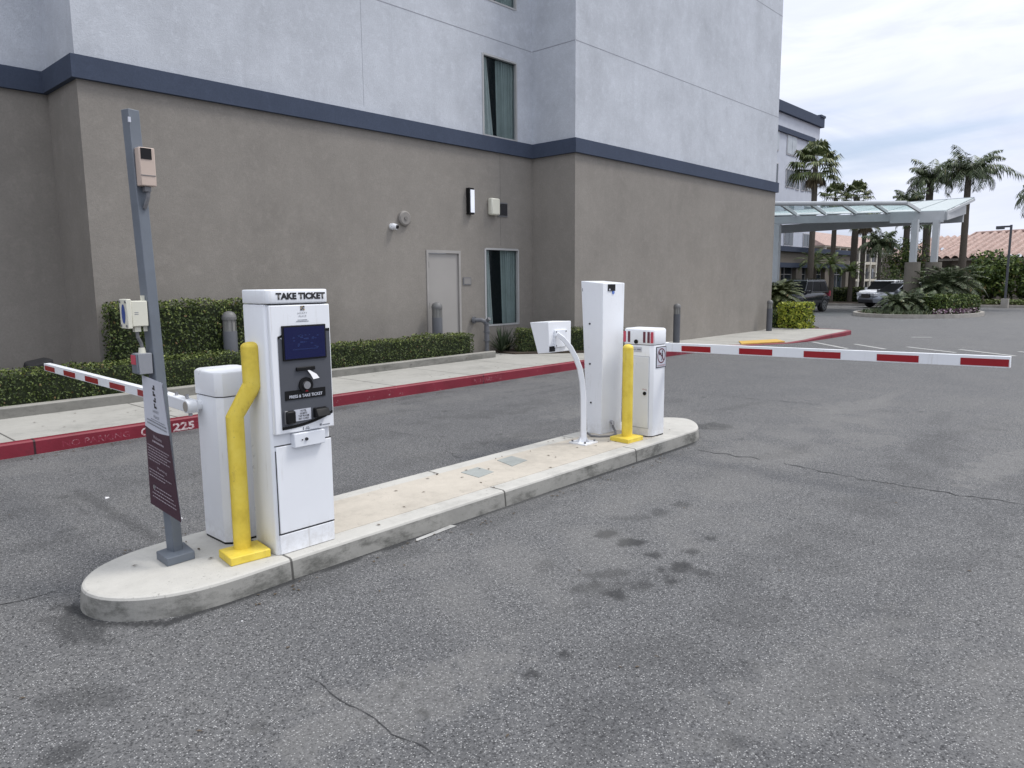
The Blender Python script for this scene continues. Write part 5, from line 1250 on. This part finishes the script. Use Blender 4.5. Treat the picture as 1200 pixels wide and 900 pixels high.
# ------------------------------------------------------------------ cars (nose towards +x in local space)
def car(name, label, cat, loc, rz, paint, L, W, prof, green, belt, wheelr, axles, lamps=True):
    t = thing(name, label, cat, loc, local=True); t.rotation_euler = (0, 0, rz); t.scale = (.9, .9, .88)
    hw_ = W / 2
    # body: loft over stations with plan taper
    b = MB(); st = []
    for (x, zl, zh) in prof:
        u = abs(x) / (L / 2); w_ = hw_ * (1 - .16 * max(0, u - .72) / .28)
        st.append([(x, -w_ * .93, zl), (x, -w_, zl + (zh - zl) * .35), (x, -w_ * .985, zl + (zh - zl) * .75), (x, -w_ * .90, zh), (x, w_ * .90, zh), (x, w_ * .985, zl + (zh - zl) * .75), (x, w_, zl + (zh - zl) * .35), (x, w_ * .93, zl)])
    for r_ in st: b.v += [Vector(p) for p in r_]
    for i in range(len(st) - 1):
        for j in range(8): b.f.append([i * 8 + j, i * 8 + (j + 1) % 8, (i + 1) * 8 + (j + 1) % 8, (i + 1) * 8 + j][::-1]); b.m.append(0)
    b.f.append(list(range(8))); b.m.append(0); b.f.append([(len(st) - 1) * 8 + j for j in range(8)][::-1]); b.m.append(0)
    body = b.build('body', paint, t, smooth=True)
    # greenhouse
    (xa, xb, xc, xd, zt) = green; b = MB(); wb_, wt_ = hw_ * .90, hw_ * .74
    lowr = [(xa, -wb_, belt), (xd, -wb_, belt), (xd, wb_, belt), (xa, wb_, belt)]; upr = [(xb, -wt_, zt), (xc, -wt_, zt), (xc, wt_, zt), (xb, wt_, zt)]
    b.hexa([Vector(p) - Vector((0, 0, .03)) for p in lowr] + upr); gh = b.build('cabin', paint, t, bevel=.03)
    # roof cap and glass
    def lerp(a, c, u): return Vector(a).lerp(Vector(c), u)
    def pane(P, nm, n_=(0, 0, 0)):
        q = MB(); q.add([Vector(p) + Vector(n_) for p in P], [(0, 1, 2, 3)]); return q.build(nm, 'carglass', gh)
    for s_ in (-1, 1):
        A_, B_, C_, D_ = (xa, s_ * wb_, belt), (xd, s_ * wb_, belt), (xc, s_ * wt_, zt), (xb, s_ * wt_, zt)
        def pt(u, v): return lerp(lerp(A_, B_, u), lerp(D_, C_, u), v)
        for (u0, u1) in ((.05, .33), (.36, .66), (.70, .95)):
            pane([pt(u0, .1), pt(u1, .1), pt(u1, .86), pt(u0, .86)], 'side_window', (0, s_ * .012, .004))
        q = MB(); mx_ = xd - .25; q.box(mx_ - .12, mx_ + .10, s_ * (hw_ + .02) - .1, s_ * (hw_ + .02) + .1, belt - .02, belt + .16); q.build('wing_mirror', paint, t, bevel=.03)
        q = MB(); q.box(-L * .22, L * .18, s_ * hw_ - .012, s_ * hw_ + .012, .52, .60); q.build('side_moulding', 'seam', body)
    pane([lerp((xd, -wb_, belt), (xc, -wt_, zt), .08), lerp((xd, wb_, belt), (xc, wt_, zt), .08), lerp((xd, wb_, belt), (xc, wt_, zt), .9), lerp((xd, -wb_, belt), (xc, -wt_, zt), .9)], 'windscreen', (.014, 0, .006))
    pane([lerp((xa, wb_, belt), (xb, wt_, zt), .1), lerp((xa, -wb_, belt), (xb, -wt_, zt), .1), lerp((xa, -wb_, belt), (xb, -wt_, zt), .88), lerp((xa, wb_, belt), (xb, wt_, zt), .88)], 'rear_window', (-.014, 0, .006))
    for s_ in (-1, 1):
        q = MB(); q.beam((xa + .08, s_ * (wb_ + .012), belt + .02), (xd - .1, s_ * (wb_ + .012), belt + .02), .02, .035); q.build('belt_trim', 'chrome', body)
        q = MB(); q.beam((xb + .1, s_ * wt_ * .9, zt + .045), (xc - .1, s_ * wt_ * .9, zt + .045), .035, .03); q.build('roof_rail', 'chrome', gh)
    # wheels
    for ax in axles:
        for s_ in (-1, 1):
            y = s_ * (hw_ - .10); q = MB()
            prof_ = [(wheelr * .62, -.12), (wheelr * .93, -.13), (wheelr, -.08), (wheelr, .08), (wheelr * .93, .13), (wheelr * .62, .12)]; n_ = 26; o = 0
            for (r_, dy) in prof_:
                for j in range(n_): a = 2 * math.pi * j / n_; q.v.append(Vector((ax + r_ * math.cos(a), y + dy, wheelr + r_ * math.sin(a))))
            for i in range(len(prof_) - 1):
                for j in range(n_): q.f.append([i * n_ + j, i * n_ + (j + 1) % n_, (i + 1) * n_ + (j + 1) % n_, (i + 1) * n_ + j]); q.m.append(0)
            q.f.append([j for j in range(n_)]); q.m.append(0); q.f.append([(len(prof_) - 1) * n_ + j for j in range(n_)][::-1]); q.m.append(0)
            ty = q.build('wheel', 'tyre', t, smooth=True)
            q = MB(); yo = y + s_ * .125
            q.tube([(ax, yo - s_ * .02, wheelr), (ax, yo + s_ * .006, wheelr)], wheelr * .16, 10)
            for k in range(5): a = k * 1.2566 + .3; q.beam((ax, yo, wheelr), (ax + wheelr * .6 * math.cos(a), yo, wheelr + wheelr * .6 * math.sin(a)), .07, .03, up=(0, 1, 0))
            for k in range(20):
                a0, a1 = 2 * math.pi * k / 20, 2 * math.pi * (k + 1) / 20; q.beam((ax + wheelr * .62 * math.cos(a0), yo, wheelr + wheelr * .62 * math.sin(a0)), (ax + wheelr * .62 * math.cos(a1), yo, wheelr + wheelr * .62 * math.sin(a1)), .05, .03, up=(0, 1, 0))
            q.build('rim', 'rim', ty)
            q = MB(); aw = wheelr * 1.16    # dark arch
            o = len(q.v); q.v.append(Vector((ax, s_ * (hw_ + .002), wheelr)))
            for k in range(15): a = R(-12 + 204 * k / 14); q.v.append(Vector((ax + aw * math.cos(a), s_ * (hw_ + .004), wheelr + aw * math.sin(a))))
            for k in range(14): q.f.append([o, o + 1 + k, o + 2 + k]); q.m.append(0)
            q.build('wheel_arch', 'seam', body)
    fx = L / 2
    q = MB(); q.box(fx - .12, fx + .015, -hw_ * .48, hw_ * .48, .58, .86); q.build('grille', 'black', body)
    q = MB()
    for i in range(3): q.box(fx + .01, fx + .025, -hw_ * .46, hw_ * .46, .62 + i * .08, .645 + i * .08)
    q.build('grille_bar', 'chrome', body)
    for s_ in (-1, 1):
        q = MB(); q.box(fx - .30, fx + .01, s_ * hw_ * .52 if s_ > 0 else -hw_ * .90, hw_ * .90 if s_ > 0 else -hw_ * .52, .72, .90); q.build('headlight', 'lamp', body, bevel=.02)
        q = MB(); q.box(-fx - .01, -fx + .12, s_ * hw_ * .62 if s_ > 0 else -hw_ * .90, hw_ * .90 if s_ > 0 else -hw_ * .62, .85, 1.15); q.build('tail_light', 'pinkred', body)
    q = MB(); q.box(fx - .15, fx + .05, -hw_ * .8, hw_ * .8, .32, .52); q.build('bumper', 'seam', body, bevel=.03)
    return t
suvp = [(-2.4, .42, 1.0), (-2.3, .34, 1.08), (-1.2, .30, 1.10), (0, .30, 1.10), (.95, .30, 1.08), (1.2, .32, 1.06), (2.1, .34, 1.0), (2.36, .36, .90), (2.42, .42, .70)]
car('black_suv', 'boxy black sport utility vehicle parked by the feathery palms', 'car', (35.94, 14.16, 0), R(177), 'blackcar', 4.84, 1.92, suvp, (-2.25, -1.95, .25, .95, 1.78), 1.06, .38, (-1.36, 1.46))
crp = [(-2.2, .42, .95), (-2.1, .34, 1.0), (-1.1, .28, 1.0), (0, .26, .98), (.8, .26, .97), (1.1, .28, .94), (1.9, .30, .84), (2.15, .33, .74), (2.22, .42, .60)]
car('silver_crossover', 'silver grey compact crossover nosing out beside the round planter', 'car', (44.9, 11.95, 0), R(140), 'silvercar', 4.4, 1.84, crp, (-2.0, -1.4, .05, .95, 1.56), .96, .36, (-1.3, 1.35))
car('white_wagon', 'white car whose roof shows behind the silver crossover', 'car', (48.3, 13.6, 0), R(172), 'whitecar', 4.7, 1.85, suvp, (-2.2, -1.8, .2, 1.0, 1.70), 1.04, .36, (-1.36, 1.46))
car('white_sedan', 'white car parked behind the cycads, roof just visible', 'car', (48.0, 10.7, 0), R(176), 'whitecar', 4.6, 1.85, suvp, (-2.2, -1.7, .2, 1.0, 1.60), 1.0, .36, (-1.36, 1.4))

# ------------------------------------------------------------------ sky, sun, camera
w = bpy.data.worlds.new('World'); bpy.context.scene.world = w; w.use_nodes = True
nt = w.node_tree; h = NT(nt); bg = nt.nodes['Background']
SUN_EL, SUN_AZ = R(58), R(-38)        # azimuth measured from +x towards +y
sky = h.n('ShaderNodeTexSky', sky_type='NISHITA'); sky.sun_disc = False; sky.sun_elevation = SUN_EL; sky.sun_rotation = math.pi / 2 - SUN_AZ; sky.air_density = 1.3; sky.dust_density = 2.5
tc = h.n('ShaderNodeTexCoord').outputs['Generated']
sp_ = h.n('ShaderNodeSeparateXYZ'); h.link(tc, sp_.inputs[0])
mp = h.n('ShaderNodeVectorMath', operation='MULTIPLY'); h.link(tc, mp.inputs[0]); mp.inputs[1].default_value = (1.3, 1.3, 5.5)
n1 = h.noise(mp.outputs[0], 1.15, 7, .52, .5); mp2 = h.n('ShaderNodeVectorMath', operation='MULTIPLY'); h.link(tc, mp2.inputs[0]); mp2.inputs[1].default_value = (2, 2.4, 9)
n2 = h.noise(mp2.outputs[0], 1.5, 5, .6, .8)
cl = h.mix(h.step(n2, .36, .64), (5.5, 5.85, 6.95), (6.6, 6.9, 7.8))
hi = h.step(sp_.outputs[2], .15, .8)
cl = h.mix(h.math('MULTIPLY', hi, .8), cl, (10.5, 10.8, 11.4))
cov = h.step(h.math('ADD', h.math('MULTIPLY', sp_.outputs[2], 1.0), h.math('MULTIPLY', h.math('SUBTRACT', n1, .5), .8)), -.06, .13)
blue = h.mix(.55, sky.outputs[0], (3.4, 4.3, 6.5))
h.link(h.mix(cov, blue, cl), bg.inputs[0]); bg.inputs[1].default_value = .1
sl = bpy.data.lights.new('sun', 'SUN'); sl.energy = 1.35; sl.angle = R(14); sl.color = (1, .96, .90)
so_ = bpy.data.objects.new('sun', sl); C.objects.link(so_)
sd = Vector((math.cos(SUN_AZ) * math.cos(SUN_EL), math.sin(SUN_AZ) * math.cos(SUN_EL), math.sin(SUN_EL))); so_.rotation_euler = sd.to_track_quat('Z', 'Y').to_euler(); so_.location = (0, 0, 30)

pit, rol, yaw = 0.1393, -0.0083, 0.7449
fw = Vector((math.cos(yaw) * math.cos(pit), math.sin(yaw) * math.cos(pit), -math.sin(pit))); rt = Vector((math.sin(yaw), -math.cos(yaw), 0)); up_ = rt.cross(fw)
r2 = rt * math.cos(rol) + up_ * math.sin(rol); u2 = -rt * math.sin(rol) + up_ * math.cos(rol)
cam = bpy.data.cameras.new('camera'); co = bpy.data.objects.new('camera', cam); C.objects.link(co)
mtx = Matrix(((r2.x, u2.x, -fw.x, 0), (r2.y, u2.y, -fw.y, 0), (r2.z, u2.z, -fw.z, 1.6), (0, 0, 0, 1))); co.matrix_world = mtx
cam.sensor_width = 36; cam.sensor_fit = 'HORIZONTAL'; cam.lens = 25.687; cam.clip_end = 1500; cam.clip_start = .05
s = bpy.context.scene; s.camera = co
s.view_settings.view_transform = 'Standard'; s.view_settings.look = 'None'; s.view_settings.gamma = 1; s.view_settings.exposure = .54
s.cycles.max_bounces = 5; s.cycles.diffuse_bounces = 3; s.cycles.transparent_max_bounces = 8
